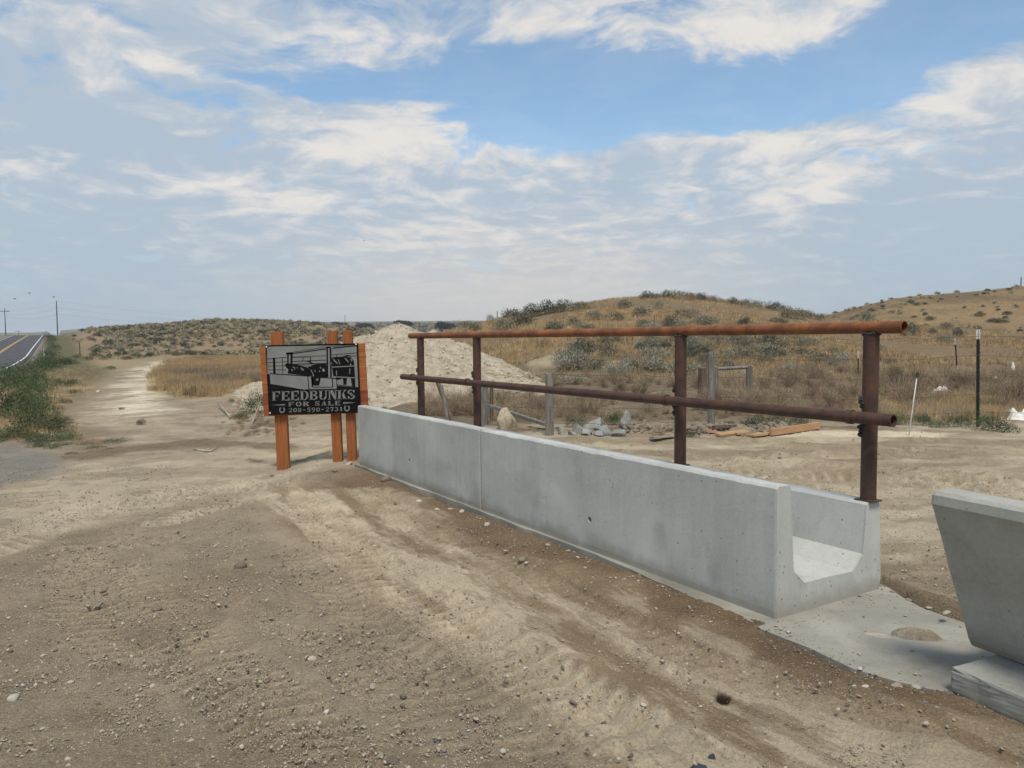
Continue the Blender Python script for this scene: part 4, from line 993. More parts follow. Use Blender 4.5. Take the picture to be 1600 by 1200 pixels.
def sheet(px, py, wpx, hpx, label, seed, name='plastic_bag', mat=M_bag, ar=.6):
    p = hit(px, py); rx = wpx*p.y/FPX/2; h = hpx*p.y/FPX; n = 18; V = []; Fc = []
    for i in range(n+1):
        for j in range(n+1): V.append((i/n*2-1, j/n*2-1, 0))
    V = np.array(V, float); r = np.hypot(V[:, 0], V[:, 1]); nn = fbm(V[:, 0], V[:, 1], 1.6, 4, seed)
    z = h*(1-ss(r, .5, 1.05+.3*nn))*(1+1.6*fbm(V[:, 0], V[:, 1], 2.5, 4, seed+2)); V[:, 0] *= rx*(1+nn*.5); V[:, 1] *= rx*ar*(1-nn*.5); V[:, 2] = z-.02
    for i in range(n):
        for j in range(n): Fc.append((i*(n+1)+j, (i+1)*(n+1)+j, (i+1)*(n+1)+j+1, i*(n+1)+j+1))
    Fc = np.array(Fc); Fc = Fc[(r < 1.05)[Fc].all(1)]
    o = link(name, mesh(name, V, Fc, mat, True), None, p); tag(o, label, 'litter'); return o
sheet(1469, 616, 36, 10, 'crumpled white sheet lying on the dead weeds past the stake', 3)
sheet(1592, 655, 44, 14, 'bulky white bag in the weeds at the far side of the steel post', 5)
sheet(1578, 650, 18, 10, 'small white rag just before the bulky bag', 6)
sheet(1561, 655, 14, 6, 'scrap of white paper low in the weeds near the steel post', 7)
sheet(1556, 594, 9, 6, 'small white scrap on the slope behind the brush', 8)
sheet(1580, 594, 9, 4, 'second small white scrap on the slope behind the brush', 9)
sheet(1583, 579, 8, 10, 'upright white scrap caught in dark brush', 10)
sheet(1227, 669, 10, 5, 'little white scrap behind the orange board', 11)
sheet(885, 570, 17, 12, 'pale blue grey bag on the rocky mound under the hill', 12, mat=simple('faded_tarp', (.42, .47, .50), (.3, .33, .36), 9, .6, .2))
sheet(692, 1172, 34, 7, 'crumpled dark rag in the gravel, twisted with a raised corner', 21, 'dark_rag', simple('charcoal_rag', (.05, .048, .048), (.11, .105, .10), 20, .9, .6), .8)
sheet(684, 1157, 18, 7, 'small black scrap sticking up behind the crumpled dark rag', 24, 'dark_rag', M_rag)
sheet(1092, 1194, 34, 7, 'dark blue fold of cloth lying at the bottom edge', 22, 'blue_cloth', M_rag, .7)
sheet(1112, 1178, 14, 7, 'narrow dark blue scrap standing up behind the fold of cloth', 23, 'blue_cloth', M_rag, .7)

def branch(pts, r, name, label, cat='branch', mat=M_twig):
    P = []
    for k, (px, py, lift) in enumerate(pts):
        q = hit(px, py); q.z += lift; P.append(q)
    o = link(name, bm_mesh(name, polyline_tube(P, r, 6), mat, True)); tag(o, label, cat); return o
branch([(303, 703, .02), (314, 706, .02), (328, 707, .02), (341, 704, .05)], [.012, .022, .02, .008], 'fallen_branch', 'curved pale branch lying alone on the dirt track')
branch([(341, 638, .12), (352, 646, .06), (362, 655, .0)], .02, 'fallen_branch', 'straight bleached stick at the left end of the brush heap')
branch([(393, 664, .0), (402, 652, .15), (410, 643, .3)], .018, 'fallen_branch', 'forked pale stick rising from the brush heap beside the sign')
branch([(380, 650, .1), (392, 645, .2), (405, 646, .2)], .015, 'fallen_branch', 'arched twig over the brush heap left of the sign')
branch([(666, 519, .0), (678, 517, .2), (692, 522, .05)], .05, 'fallen_branch', 'bleached log lying behind the soil heap')

# ---------------------------------------------------------------- plants: source meshes
def blades(n, spread, h0, h1, w, lean, seed, mat, name, seg=2, curl=.3):
    rn = np.random.RandomState(seed); V = []; Fc = []
    for k in range(n):
        a = rn.uniform(0, 6.283); rr = spread*math.sqrt(rn.rand()); bx, by = rr*math.cos(a), rr*math.sin(a); h = rn.uniform(h0, h1)
        la = a+rn.uniform(-1, 1); le = rn.uniform(.1, 1)*lean; fa = rn.uniform(0, 3.14); dx, dy = math.cos(fa)*w/2, math.sin(fa)*w/2; b0 = len(V)
        for s_ in range(seg):
            f = s_/seg; off = le*f**(1+curl)*h; ww = 1-.4*f
            V.append((bx+math.cos(la)*off-dx*ww, by+math.sin(la)*off-dy*ww, h*f-.02)); V.append((bx+math.cos(la)*off+dx*ww, by+math.sin(la)*off+dy*ww, h*f-.02))
        V.append((bx+math.cos(la)*le*h, by+math.sin(la)*le*h, h))
        for s_ in range(seg-1): i = b0+2*s_; Fc.append((i, i+1, i+3)); Fc.append((i, i+3, i+2))
        i = b0+2*(seg-1); Fc.append((i, i+1, i+2))
    return mesh(name, np.array(V), np.array(Fc), mat)
def leafball(n, rx, rz, leaf, seed, mat, name, flat=.0, up=.5, lumps=7, asp=.35, stems=10):
    """shrub: twigs fanning from the base, leaf blades massed in lumps at their ends"""
    rn = np.random.RandomState(seed); V = []; Fc = []
    L = []
    for k in range(lumps):
        a = rn.uniform(0, 6.283); q = math.sqrt(rn.uniform(0, 1))*.62; L.append((math.cos(a)*q*rx, math.sin(a)*q*rx, rz*(.16+.42*rn.rand())*(1-.45*q), rn.uniform(.36, .52)))
    for k in range(n):
        c = L[rn.randint(lumps)]; d = rn.randn(3); d /= np.linalg.norm(d); d[2] = abs(d[2])*1.0-.25 if rn.rand() < .8 else d[2]
        rr = rn.uniform(.45, 1.)**.6
        p = np.array([c[0]+d[0]*rr*c[3]*rx, c[1]+d[1]*rr*c[3]*rx, max(.02, c[2]+d[2]*rr*c[3]*rz*1.1)])
        ax = d*(1-up)+np.array([0, 0, up])+rn.randn(3)*.35; ax /= np.linalg.norm(ax); sd_ = np.cross(ax, rn.randn(3)); sd_ /= np.linalg.norm(sd_)
        l = leaf*rn.uniform(.6, 1.3); w = l*asp; b0 = len(V)
        V += [tuple(p-sd_*w*.5), tuple(p+sd_*w*.5), tuple(p+ax*l)]; Fc.append((b0, b0+1, b0+2))
    for k in range(stems):
        c = L[k % lumps]; p = np.array([c[0], c[1], c[2]]); a = np.array([rn.uniform(-.05, .05)*rx, rn.uniform(-.05, .05)*rx, -.03]); w = .006*rx*2; b0 = len(V)
        V += [tuple(a+[w, 0, 0]), tuple(a-[w, 0, 0]), tuple(p)]; Fc.append((b0, b0+1, b0+2)); b0 = len(V)
        V += [tuple(a+[0, w, 0]), tuple(a-[0, w, 0]), tuple(p)]; Fc.append((b0, b0+1, b0+2))
    return mesh(name, np.array(V), np.array(Fc), mat)
def twigball(n, r, seed, mat, name, w=.006, up=.35):
    rn = np.random.RandomState(seed); V = []; Fc = []
    for k in range(n):
        a = rn.uniform(0, 6.283); e = rn.uniform(-.05, 1.4); d = np.array([math.cos(a)*math.cos(e), math.sin(a)*math.cos(e), math.sin(e)]); p = np.array([0, 0, .05])+d*r*rn.uniform(0, .45)
        cv = rn.randn(3)*.5; w0 = w
        for s_ in range(3):
            q = p+(d+cv*.35*s_)*r*.33*rn.uniform(.6, 1.2); q[2] = max(q[2], .01); sd_ = np.cross(d, rn.randn(3)); sd_ /= np.linalg.norm(sd_)+1e-9; b0 = len(V)
            V += [tuple(p-sd_*w0), tuple(p+sd_*w0), tuple(q)]; Fc.append((b0, b0+1, b0+2)); p = q; w0 *= .8
    return mesh(name, np.array(V), np.array(Fc), mat)
GRASS = [blades(26, .16, .22, .50, .012, .5, k, M_gold, 'grass_tuft') for k in range(3)]+[blades(22, .15, .2, .42, .012, .6, 9, M_straw, 'straw_tuft')]
GRASS_FAR = [blades(16, .38, .22, .55, .035, .5, 20+k, M_gold, 'far_tuft') for k in range(2)]+[blades(16, .38, .2, .45, .04, .5, 24, M_straw, 'far_straw'), blades(16, .4, .2, .45, .04, .5, 27, M_brush, 'far_brush')]
BROWNTUFT = blades(26, .17, .2, .45, .013, .7, 33, M_brush, 'brown_tuft')
SAGE = [leafball(900, .62, .78, .085, 40+k, M_sage, 'sagebrush', up=.6, lumps=9, asp=.28) for k in range(4)]
SAGE_S = [leafball(1300, .62, .72, .085, 50+k, M_sage_silver, 'silver_sagebrush', up=.7, lumps=10, asp=.26) for k in range(2)]
SAGE_D = [leafball(900, .62, .8, .09, 60+k, M_sage_dark, 'dark_sagebrush', up=.5, lumps=9, asp=.32) for k in range(2)]
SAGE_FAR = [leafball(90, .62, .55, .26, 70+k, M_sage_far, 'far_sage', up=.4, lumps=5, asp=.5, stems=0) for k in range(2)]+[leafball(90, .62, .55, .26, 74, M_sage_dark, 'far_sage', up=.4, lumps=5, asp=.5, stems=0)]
WEED = [leafball(1500, .55, .8, .055, 80+k, M_weed, 'weed_bush', up=.55, lumps=12, asp=.34) for k in range(3)]
WEED_G = [leafball(1000, .5, .5, .05, 90+k, M_weed_grey, 'grey_weed', up=.5, lumps=10, asp=.34) for k in range(2)]
TUMB = [twigball(230, .5, 100+k, M_brush, 'dead_weed') for k in range(3)]+[twigball(190, .5, 105, M_brush_tan, 'tumbleweed', .004)]
PEB = [ROCKS['stone'][0], ROCKS['stone'][3], ROCKS['pale'][1], ROCKS['clod'][2], ROCKS['clod'][4]]

# ---------------------------------------------------------------- stuff scattered with geometry nodes
def scatter(name, P, sc, kind, srcs, tilt=.15):
    P = np.asarray(P, float); n = len(P); rn = np.random.RandomState(len(name)*31+n)
    me = bpy.data.meshes.new(name); me.vertices.add(n); me.vertices.foreach_set('co', P.ravel())
    a = me.attributes.new('size', 'FLOAT', 'POINT'); a.data.foreach_set('value', np.asarray(sc, float))
    a = me.attributes.new('pick', 'INT', 'POINT'); a.data.foreach_set('value', np.asarray(kind, np.int32))
    rot = np.stack([rn.uniform(-tilt, tilt, n), rn.uniform(-tilt, tilt, n), rn.uniform(0, 6.283, n)], 1)
    a = me.attributes.new('turn', 'FLOAT_VECTOR', 'POINT'); a.data.foreach_set('vector', rot.ravel())
    o = link(name, me); ng = bpy.data.node_groups.new(name, 'GeometryNodeTree')
    ng.interface.new_socket('Geometry', in_out='INPUT', socket_type='NodeSocketGeometry'); ng.interface.new_socket('Geometry', in_out='OUTPUT', socket_type='NodeSocketGeometry')
    N = ng.nodes.new; L = ng.links.new; gi = N('NodeGroupInput'); go = N('NodeGroupOutput'); jn = N('GeometryNodeJoinGeometry')
    def attr(nm, ty):
        q = N('GeometryNodeInputNamedAttribute'); q.data_type = ty; q.inputs[0].default_value = nm; return q.outputs[0]
    asz = attr('size', 'FLOAT'); apk = attr('pick', 'INT'); atn = attr('turn', 'FLOAT_VECTOR')
    for k, src in enumerate(srcs):
        so = SRC.get(src.name)
        if so is None: so = bpy.data.objects.new('source_'+src.name, src); SRC[src.name] = so
        oi = N('GeometryNodeObjectInfo'); oi.inputs[0].default_value = so; oi.inputs['As Instance'].default_value = True
        cmp_ = N('FunctionNodeCompare'); cmp_.data_type = 'INT'; cmp_.operation = 'EQUAL'; L(apk, cmp_.inputs[2]); cmp_.inputs[3].default_value = k
        ip = N('GeometryNodeInstanceOnPoints'); L(gi.outputs[0], ip.inputs['Points']); L(cmp_.outputs[0], ip.inputs['Selection']); L(oi.outputs['Geometry'], ip.inputs['Instance'])
        L(atn, ip.inputs['Rotation']); L(asz, ip.inputs['Scale']); L(ip.outputs[0], jn.inputs[0])
    L(jn.outputs[0], go.inputs[0]); md = o.modifiers.new('scatter', 'NODES'); md.node_group = ng
    return o
SRC = {}
RN = np.random.RandomState(11)
def grid_pts(n, r0, r1, y0, y1, dens=None):
    """random points with uniform density per picture area-ish: r = x/y range, y log-uniform"""
    r = RN.uniform(r0, r1, n); y = np.exp(RN.uniform(math.log(y0), math.log(y1), n)); x = r*y
    if dens is not None: k = RN.rand(n) < np.clip(dens(x, y), 0, 1); x, y = x[k], y[k]
    return x, y
def onslab(x, y):
    s, t = st(x, y); return (polysd(x, y, SLAB) > -.03) | ((s > -.2) & (s < 6.25) & (t > -.09) & (t < .97))
# gravel
x, y = grid_pts(46000, -.95, .95, 1.5, 12.5)
s_, t_ = st(x, y); tf_ = -t_; n1 = fbm(x, y, .9, 5, 31)
dens = .12+.75*ss(tf_, 1.5, 2.2)+.5*(np.abs(tf_-.25) < .28)*(s_ > -1)*(s_ < 6)
dens = np.where(t_ > .95, .3, dens)*(.6+1.2*ss(n1, -.1, .2)); k = (RN.rand(len(x)) < dens) & ~onslab(x, y); x, y = x[k], y[k]
sz = .0030*np.exp(RN.exponential(.40, len(x)))*(.75+.06*y); sz = np.minimum(sz, .016)
z = T(x, y)
xs_ = RN.uniform(1.2, 3.3, 9000); ys_ = RN.uniform(2.6, 5.2, 9000); dS = polysd(xs_, ys_, SLAB); sS, tS = st(xs_, ys_)
kS = (dS > -.01) & (RN.rand(9000) < (.10+.9*(1-ss(dS, .0, .16))*ss(fbm(xs_, ys_, 4, 3, 9)+.1, 0, .2))) & ~((sS > -.01) & (sS < 6.2) & (tS > -.01) & (tS < .97)); xs_, ys_ = xs_[kS], ys_[kS]
scatter_gravel = scatter('gravel', np.stack([x, y, z-sz*.1], 1), sz, RN.choice(5, len(x), p=[.24, .22, .05, .27, .22]), PEB, .5)
tag(scatter_gravel, 'loose gravel and grit strewn over the dirt yard', 'gravel', kind='stuff')
print('gravel', len(x))
x, y = grid_pts(150000, -.95, .95, 1.5, 10); s_, t_ = st(x, y); n1 = fbm(x, y, .9, 5, 31); n2c = fbm(x, y, 3.1, 4, 131)
dens = (.35+.65*ss(-t_, 1.3, 2.0))*(.25+1.2*ss(n2c+n1*.5, -.12, .15)); k = (RN.rand(len(x)) < dens) & ~onslab(x, y); x, y = x[k], y[k]
sz = np.minimum(.0026*np.exp(RN.exponential(.35, len(x)))*(.7+.09*y), .011)
CR = []
for k in range(3): q = ROCKS['clod'][k].copy(); q.name = 'soil_crumb'; q.materials.clear(); q.materials.append(simple('soil_crumb', (.37, .315, .24), (.28, .235, .175), 20, .95, 0, rnd=.3) if k == 0 else CR[0].materials[0]); CR.append(q)
o = scatter('soil_crumbs', np.stack([x, y, T(x, y)+.001], 1), sz, RN.randint(0, 3, len(x)), CR, .8); tag(o, 'fine soil crumbs lying all over the dirt', 'soil', kind='stuff'); print('crumbs', len(x))
x = RN.uniform(.14, .36, 1500); y = 11.75+RN.normal(0, .22, 1500); x = x*y; o = scatter('dark_clods', np.stack([x, y, T(x, y)+.01], 1), .02*np.exp(RN.exponential(.5, 1500)).clip(1, 5), RN.randint(0, 3, 1500), [ROCKS['clod'][k] for k in (0, 2, 4)], .8); tag(o, 'ridge of dark turned clods along the back of the yard', 'clods', kind='stuff')
o = scatter('slab_crumbs', np.stack([xs_, ys_, np.full(len(xs_), .001)], 1), .0022*np.exp(RN.exponential(.45, len(xs_))).clip(1, 5), RN.randint(0, 3, len(xs_)), CR, .8); tag(o, 'crumbs of soil and grit spilled over the concrete slab', 'soil', kind='stuff')
# golden grass in the left field, over both hills, by the fence
def isin(poly): return lambda x, y: ss(polysd(x, y, poly)+fbm(x, y, .9, 3, 31)*1.5, -.3, .6)
x, y = grid_pts(26000, -.50, -.10, 20, 75, isin(FIELD)); n3 = fbm(x, y, .25, 4, 33)
kd = np.where(RN.rand(len(x)) < .85, RN.randint(0, 3, len(x)), 3); kd = np.where(fbm(x, y, .3, 3, 78) > .06, 4, kd); o = scatter('golden_grass', np.stack([x, y, T(x, y)-.03], 1), RN.uniform(.45, .85, len(x))*(.7+1.2*(fbm(x, y, .3, 3, 77)+.3)), kd, GRASS+[BROWNTUFT])
tag(o, 'tall golden dry grass filling the field by the dirt track', 'grass', kind='stuff'); print('field', len(x))
def d2(x, y): return ss(fbm(x, y, .25, 4, 33)+.22, 0, .3)*ss(y+fbm(x, y, .25, 4, 33)*10, 21, 32)
x, y = grid_pts(30000, -.14, .75, 20, 78, d2); kd = RN.choice(4, len(x), p=[.42, .33, .10, .15])
o = scatter('hill_grass', np.stack([x, y, T(x, y)-.05], 1), RN.uniform(.28, .6, len(x)), kd, GRASS_FAR); tag(o, 'golden cheatgrass covering the near rounded hill', 'grass', kind='stuff'); print('hill', len(x))
def d3(x, y): return .3+.7*ss(fbm(x, y, .06, 4, 35), -.1, .15)
x, y = grid_pts(14000, .25, .85, 70, 150, d3); kd = RN.choice(4, len(x), p=[.35, .25, .25, .15])
o = scatter('slope_grass', np.stack([x, y, T(x, y)-.05], 1), RN.uniform(.25, .5, len(x)), kd, GRASS_FAR); tag(o, 'thin dry grass over the far bare hill', 'grass', kind='stuff')
x, y = grid_pts(5000, .44, .85, 12.9, 17, lambda x, y: ss(fbm(x, y, .9, 3, 31)+.1, 0, .2)); kd = RN.choice(4, len(x), p=[.2, .2, .1, .5])
o = scatter('straw_grass', np.stack([x, y, T(x, y)-.03], 1), RN.uniform(.3, .65, len(x)), kd, GRASS); tag(o, 'pale straw grass along the fence at the yard edge', 'grass', kind='stuff')
x, y = grid_pts(9000, -.70, -.36, 11.5, 60, lambda x, y: .5*ss(polysd(x, y, VERGE)+fbm(x, y, .9, 3, 31)*1.2, .1, .9)); kd = RN.choice(4, len(x), p=[.3, .3, .1, .3])
o = scatter('verge_grass', np.stack([x, y, T(x, y)-.03], 1), RN.uniform(.25, .6, len(x)), kd, GRASS); tag(o, 'short dry grass among the roadside weeds', 'grass', kind='stuff')
# dead brush along the fence
def db(x, y): return ss(fbm(x, y, .5, 4, 38), -.16, .12)*(1-.6*ss(x/y, .44, .52)*(1-ss(y, 14.5, 16.5)))
x, y = grid_pts(4300, -.12, .80, 13.0, 26, db); kd = RN.choice(6, len(x), p=[.22, .2, .2, .12, .10, .16])
o = scatter('dead_brush', np.stack([x, y, T(x, y)-.04], 1), RN.uniform(.25, .72, len(x))*np.where(y < 14.5, .6, 1)*(.6+1.6*np.clip(fbm(x, y, .7, 3, 39)+.25, 0, .6)), kd, TUMB+[BROWNTUFT, GRASS[3]]); tag(o, 'tangled grey brown dead weeds massed along the fence', 'brush', kind='stuff'); print('brush', len(x))
x, y = grid_pts(420, -.40, -.27, 13, 17.5, lambda x, y: 1-ss(np.abs(x/y+.33), .0, .07)); kd = RN.choice(4, len(x), p=[.2, .2, .2, .4])
o = scatter('brush_heap', np.stack([x, y, T(x, y)-.04], 1), RN.uniform(.10, .2, len(x)), kd, TUMB); tag(o, 'heap of dry twigs and brush left of the sign', 'brush', kind='stuff')
# small weeds on the left hill past the individual bushes
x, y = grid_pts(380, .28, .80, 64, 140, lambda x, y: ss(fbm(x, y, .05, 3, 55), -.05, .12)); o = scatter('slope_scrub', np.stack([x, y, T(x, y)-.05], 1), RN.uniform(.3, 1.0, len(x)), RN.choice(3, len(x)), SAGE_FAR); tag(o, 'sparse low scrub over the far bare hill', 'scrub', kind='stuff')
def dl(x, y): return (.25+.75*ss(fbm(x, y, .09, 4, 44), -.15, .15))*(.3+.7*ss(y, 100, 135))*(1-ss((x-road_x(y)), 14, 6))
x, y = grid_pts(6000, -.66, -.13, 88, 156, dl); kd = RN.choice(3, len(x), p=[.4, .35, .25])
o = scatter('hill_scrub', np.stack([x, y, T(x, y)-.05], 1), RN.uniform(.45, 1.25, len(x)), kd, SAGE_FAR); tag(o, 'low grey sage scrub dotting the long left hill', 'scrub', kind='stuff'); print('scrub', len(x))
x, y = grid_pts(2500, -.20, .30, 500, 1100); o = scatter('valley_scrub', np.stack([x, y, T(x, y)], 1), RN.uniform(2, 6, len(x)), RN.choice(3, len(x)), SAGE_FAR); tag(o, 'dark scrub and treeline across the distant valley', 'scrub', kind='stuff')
# gravelly clods over the pile
def pile_points(n):
    me = PILE.data; N = len(me.vertices); co = np.empty(N*3); me.vertices.foreach_get('co', co); co = co.reshape(-1, 3); co = co[(co[:, 2] > T(co[:, 0], co[:, 1])+.08) & (co[:, 0] > -6.6)]
    return co[RN.choice(len(co), n)]
pp = pile_points(8500); pp += RN.uniform(-.03, .03, pp.shape)*[1, 1, .3]
M_pclod = simple('pale_caliche_clod', (.59, .51, .385), (.40, .34, .25), 3, .97, .5, .02, rnd=.2)
PC = []
for k in range(3): q = ROCKS['rub'][k].copy(); q.name = 'caliche_clod'; q.materials.clear(); q.materials.append(M_pclod); PC.append(q)
o = scatter('pile_clods', pp, .012*np.exp(RN.exponential(.5, len(pp))).clip(1, 6), RN.randint(0, 3, len(pp)), PC, 1.); tag(o, 'loose pale clods covering the soil heap', 'clods', kind='stuff')

# ---------------------------------------------------------------- individual plants
def plant(name, me, p, w, h, label, cat, group):
    o = link(name, me, None, (p[0], p[1], p[2]-.03), (random.uniform(-.08, .08), random.uniform(-.08, .08), random.uniform(0, 6.28)))
    o.scale = (w/1.15, w/1.15*random.uniform(.85, 1.15), h/.85); return tag(o, label, cat, group)
# sagebrush of the near hill, placed where the photograph shows them: px, py(base), width px, height px, kind
SB = [(1015, 580, 62, 34, 'S', 'largest silvery sagebrush, just left of the middle rail post'), (985, 572, 36, 24, 'S', 'pale silvery sagebrush joined to the left of the largest one'), (893, 600, 52, 22, 'S', 'low silvery sagebrush behind the left wood fence post'),
      (1240, 582, 44, 26, 'S', 'rounded silvery sagebrush on the lower slope, right of the brace frame'), (1075, 560, 40, 26, 'G', 'grey sagebrush right behind the middle rail post'), (1180, 545, 34, 20, 'G', 'round grey sagebrush above the brace frame'),
      (1353, 503, 30, 20, 'D', 'dark round bush alone at the foot of the far bare hill'), (1265, 497, 26, 16, 'D', 'dark sagebrush where the two hills meet'), (1420, 524, 40, 26, 'D', 'dark bush beside the open end of the top rail'), (1412, 525, 20, 14, 'S', 'small pale bush under the open end of the top rail'),
      (1390, 568, 26, 16, 'G', 'grey sagebrush right of the last rail post on the low slope'), (1455, 500, 20, 9, 'D', 'small dark bush on the far hill slope'), (1530, 494, 26, 8, 'D', 'wide low bush on the far hill slope'), (1562, 504, 50, 10, 'D', 'longest low bush strip on the far hill slope'), (1330, 500, 22, 8, 'G', 'low grey bush between dark bushes at the hill foot'),
      (765, 501, 18, 12, 'D', 'round green bush alone on the left shoulder of the near hill'), (745, 517, 34, 18, 'D', 'dark clump low on the left shoulder of the near hill')]
for (px, py, w, h, kd, lb) in SB:
    p = hit(px, py); me = {'S': SAGE_S, 'G': SAGE, 'D': SAGE_D}[kd]; plant('sagebrush', random.choice(me), p, w*p.y/FPX, h*p.y/FPX, lb, 'sagebrush', 'sagebrush on the slopes')
SB2 = [(725, 512, 30, 14), (800, 497, 34, 18), (830, 495, 40, 20), (855, 491, 44, 22), (880, 487, 40, 20), (905, 484, 34, 18), (820, 508, 40, 20), (785, 517, 46, 22), (870, 518, 44, 18), (930, 500, 34, 18), (975, 482, 28, 16), (960, 500, 30, 16), (1005, 493, 30, 18), (1028, 482, 22, 18),
       (1010, 468, 22, 13), (1025, 467, 24, 13), (1046, 466, 28, 14), (1062, 467, 28, 14), (1080, 468, 26, 14), (1098, 469, 22, 14), (1115, 472, 28, 14), (1072, 497, 38, 18), (1100, 508, 40, 16), (1145, 475, 24, 12), (1165, 478, 26, 12), (1182, 480, 26, 13), (1205, 484, 30, 15), (1225, 487, 28, 14), (1238, 498, 34, 20), (1255, 500, 30, 18), (1280, 500, 26, 14), (1215, 505, 30, 10),
       (1090, 538, 34, 18), (1130, 540, 30, 18), (1165, 536, 36, 18), (1200, 538, 40, 20), (1220, 540, 36, 18), (1215, 560, 44, 22), (1190, 566, 40, 20), (1160, 560, 40, 20), (1250, 556, 40, 20), (1275, 566, 44, 22), (1100, 568, 38, 20), (1130, 575, 40, 18), (1270, 540, 34, 16), (1300, 552, 30, 14), (1300, 575, 34, 16), (1370, 548, 30, 16), (1365, 566, 28, 16),
       (920, 520, 34, 14), (1035, 545, 36, 16), (1060, 550, 36, 20), (945, 535, 26, 12), (1020, 530, 30, 14)]
zones = lambda px, py: ('on the hill crest' if py < 505 and 990 < px < 1300 else 'on the hill shoulder' if px < 960 else 'on the golden hillside' if py < 530 else 'on the lower slope')
for (px, py, w, h) in SB2:
    p = hit(px, py); kd = random.random(); me, cn = (random.choice(SAGE_D), 'dark') if kd < .35 else (random.choice(SAGE), 'grey')
    sz = 'broad' if w > 36 else 'small' if w < 28 else 'medium'
    marks = [(656, 'the farthest rail post'), (743, 'the second rail post'), (858, 'the left wood fence post'), (1055, 'the middle rail post'), (1112, 'the tall wood fence post'), (1171, 'the brace frame'), (1265, 'the dip between the hills'), (1354, 'the near rail post')]
    mk = min(marks, key=lambda q: abs(q[0]-px)); side = 'behind' if abs(px-mk[0]) < 14 else 'left of' if px < mk[0] else 'right of'
    lb = f'{sz} {cn} sagebrush {zones(px, py)}, {side} {mk[1]}'
    plant('sagebrush', me, p, 1.25*w*p.y/FPX*random.uniform(.9, 1.15), 1.2*h*p.y/FPX*random.uniform(.9, 1.1), lb, 'sagebrush', 'sagebrush on the near hill')
cnt = 0; lowsage = 'grey sagebrush scattered over the lower slope behind the fence'
while cnt < 75:
    px, py = random.uniform(880, 1600), random.uniform(505, 592); p = hit(px, py)
    if p.y > 60 or float(fbm(np.array([p.x]), np.array([p.y]), .16, 3, 47)[0]) < -.06 or (px > 1330 and random.random() < .6): continue
    me = random.choice(SAGE_S if random.random() < .3 else SAGE if random.random() < .7 else SAGE_D); w = random.uniform(.6, 1.3)
    tone = 'silvery' if me in SAGE_S else 'dark' if me in SAGE_D else 'grey'; size = 'large' if w > 1.1 else 'small' if w < .8 else 'medium'
    mk = min(marks, key=lambda q: abs(q[0]-px)) if px < 1400 else (1520, 'the steel fence post'); side = 'behind' if abs(px-mk[0]) < 14 else 'left of' if px < mk[0] else 'right of'
    lb = f"{size} {tone} sagebrush {'higher up' if py < 530 else 'midway' if py < 562 else 'low down'} on the slope, {side} {mk[1]}"
    plant('sagebrush', me, p, w, w*random.uniform(.5, .75), lb, 'sagebrush', lowsage); cnt += 1
# left hill: the larger bushes one by one
cnt = 0
while cnt < 100:
    r_ = random.uniform(-.60, -.16); y_ = random.uniform(92, 150)**1.0; x_ = r_*y_
    if x_-road_x(y_) < 12 or float(fbm(np.array([x_]), np.array([y_]), .07, 4, 44)[0]) < -.16: continue
    z_ = Tz(x_, y_); cr = y_ > 132; me = random.choice(SAGE_D if random.random() < .12 else SAGE); px_ = 800+1200*r_; tone = 'dark' if me in SAGE_D else 'grey'; at_ = 'above the road verge' if px_ < 160 else 'above the track bend' if px_ < 270 else 'above the golden field' if px_ < 400 else 'behind the left sign post' if px_ < 470 else 'behind the right sign posts'
    lb = f"{tone} sage bush {'near the crest' if cr else 'halfway up' if y_ > 112 else 'at the base'} of the long left hill, {at_}"
    plant('sagebrush', me, (x_, y_, z_), random.uniform(1.0, 1.9), random.uniform(.5, .85), lb, 'sagebrush', 'sage bushes on the long left hill'); cnt += 1
# green bushes at the foot of the left hill
for (px, py, w, h) in [(120, 560, 20, 10), (152, 556, 26, 16), (165, 562, 30, 12), (138, 563, 28, 10), (185, 557, 22, 12), (215, 560, 34, 12), (235, 558, 26, 10), (278, 556, 24, 9), (305, 555, 30, 10), (330, 554, 28, 8), (345, 553, 20, 8), (195, 562, 30, 9)]:
    p = hit(px, py); plant('green_bush', random.choice(WEED), p, w*p.y/FPX, h*p.y/FPX, 'dark green bush in the row at the foot of the left hill', 'bush', 'green bushes at the foot of the left hill')
# roadside weeds
WD = [(8, 655, 70, 60), (-25, 640, 70, 60), (45, 660, 60, 58), (60, 640, 46, 46), (50, 625, 56, 44), (30, 612, 56, 40), (10, 605, 60, 44), (-10, 610, 60, 44), (35, 590, 46, 30), (55, 583, 44, 30), (75, 580, 40, 24), (90, 575, 44, 20), (70, 570, 30, 20), (78, 560, 26, 18), (82, 548, 22, 16), (80, 538, 20, 14), (76, 530, 16, 10), (55, 600, 40, 30),
      (50, 672, 62, 36), (85, 676, 48, 30), (20, 684, 60, 26), (65, 690, 52, 22), (100, 688, 46, 22), (-5, 690, 60, 30), (95, 662, 30, 20), (105, 570, 30, 12), (110, 604, 26, 16), (92, 604, 20, 18), (115, 615, 22, 10), (98, 630, 24, 12), (90, 640, 20, 10), (88, 650, 20, 12), (70, 612, 30, 30), (30, 640, 40, 40), (60, 652, 44, 40)]
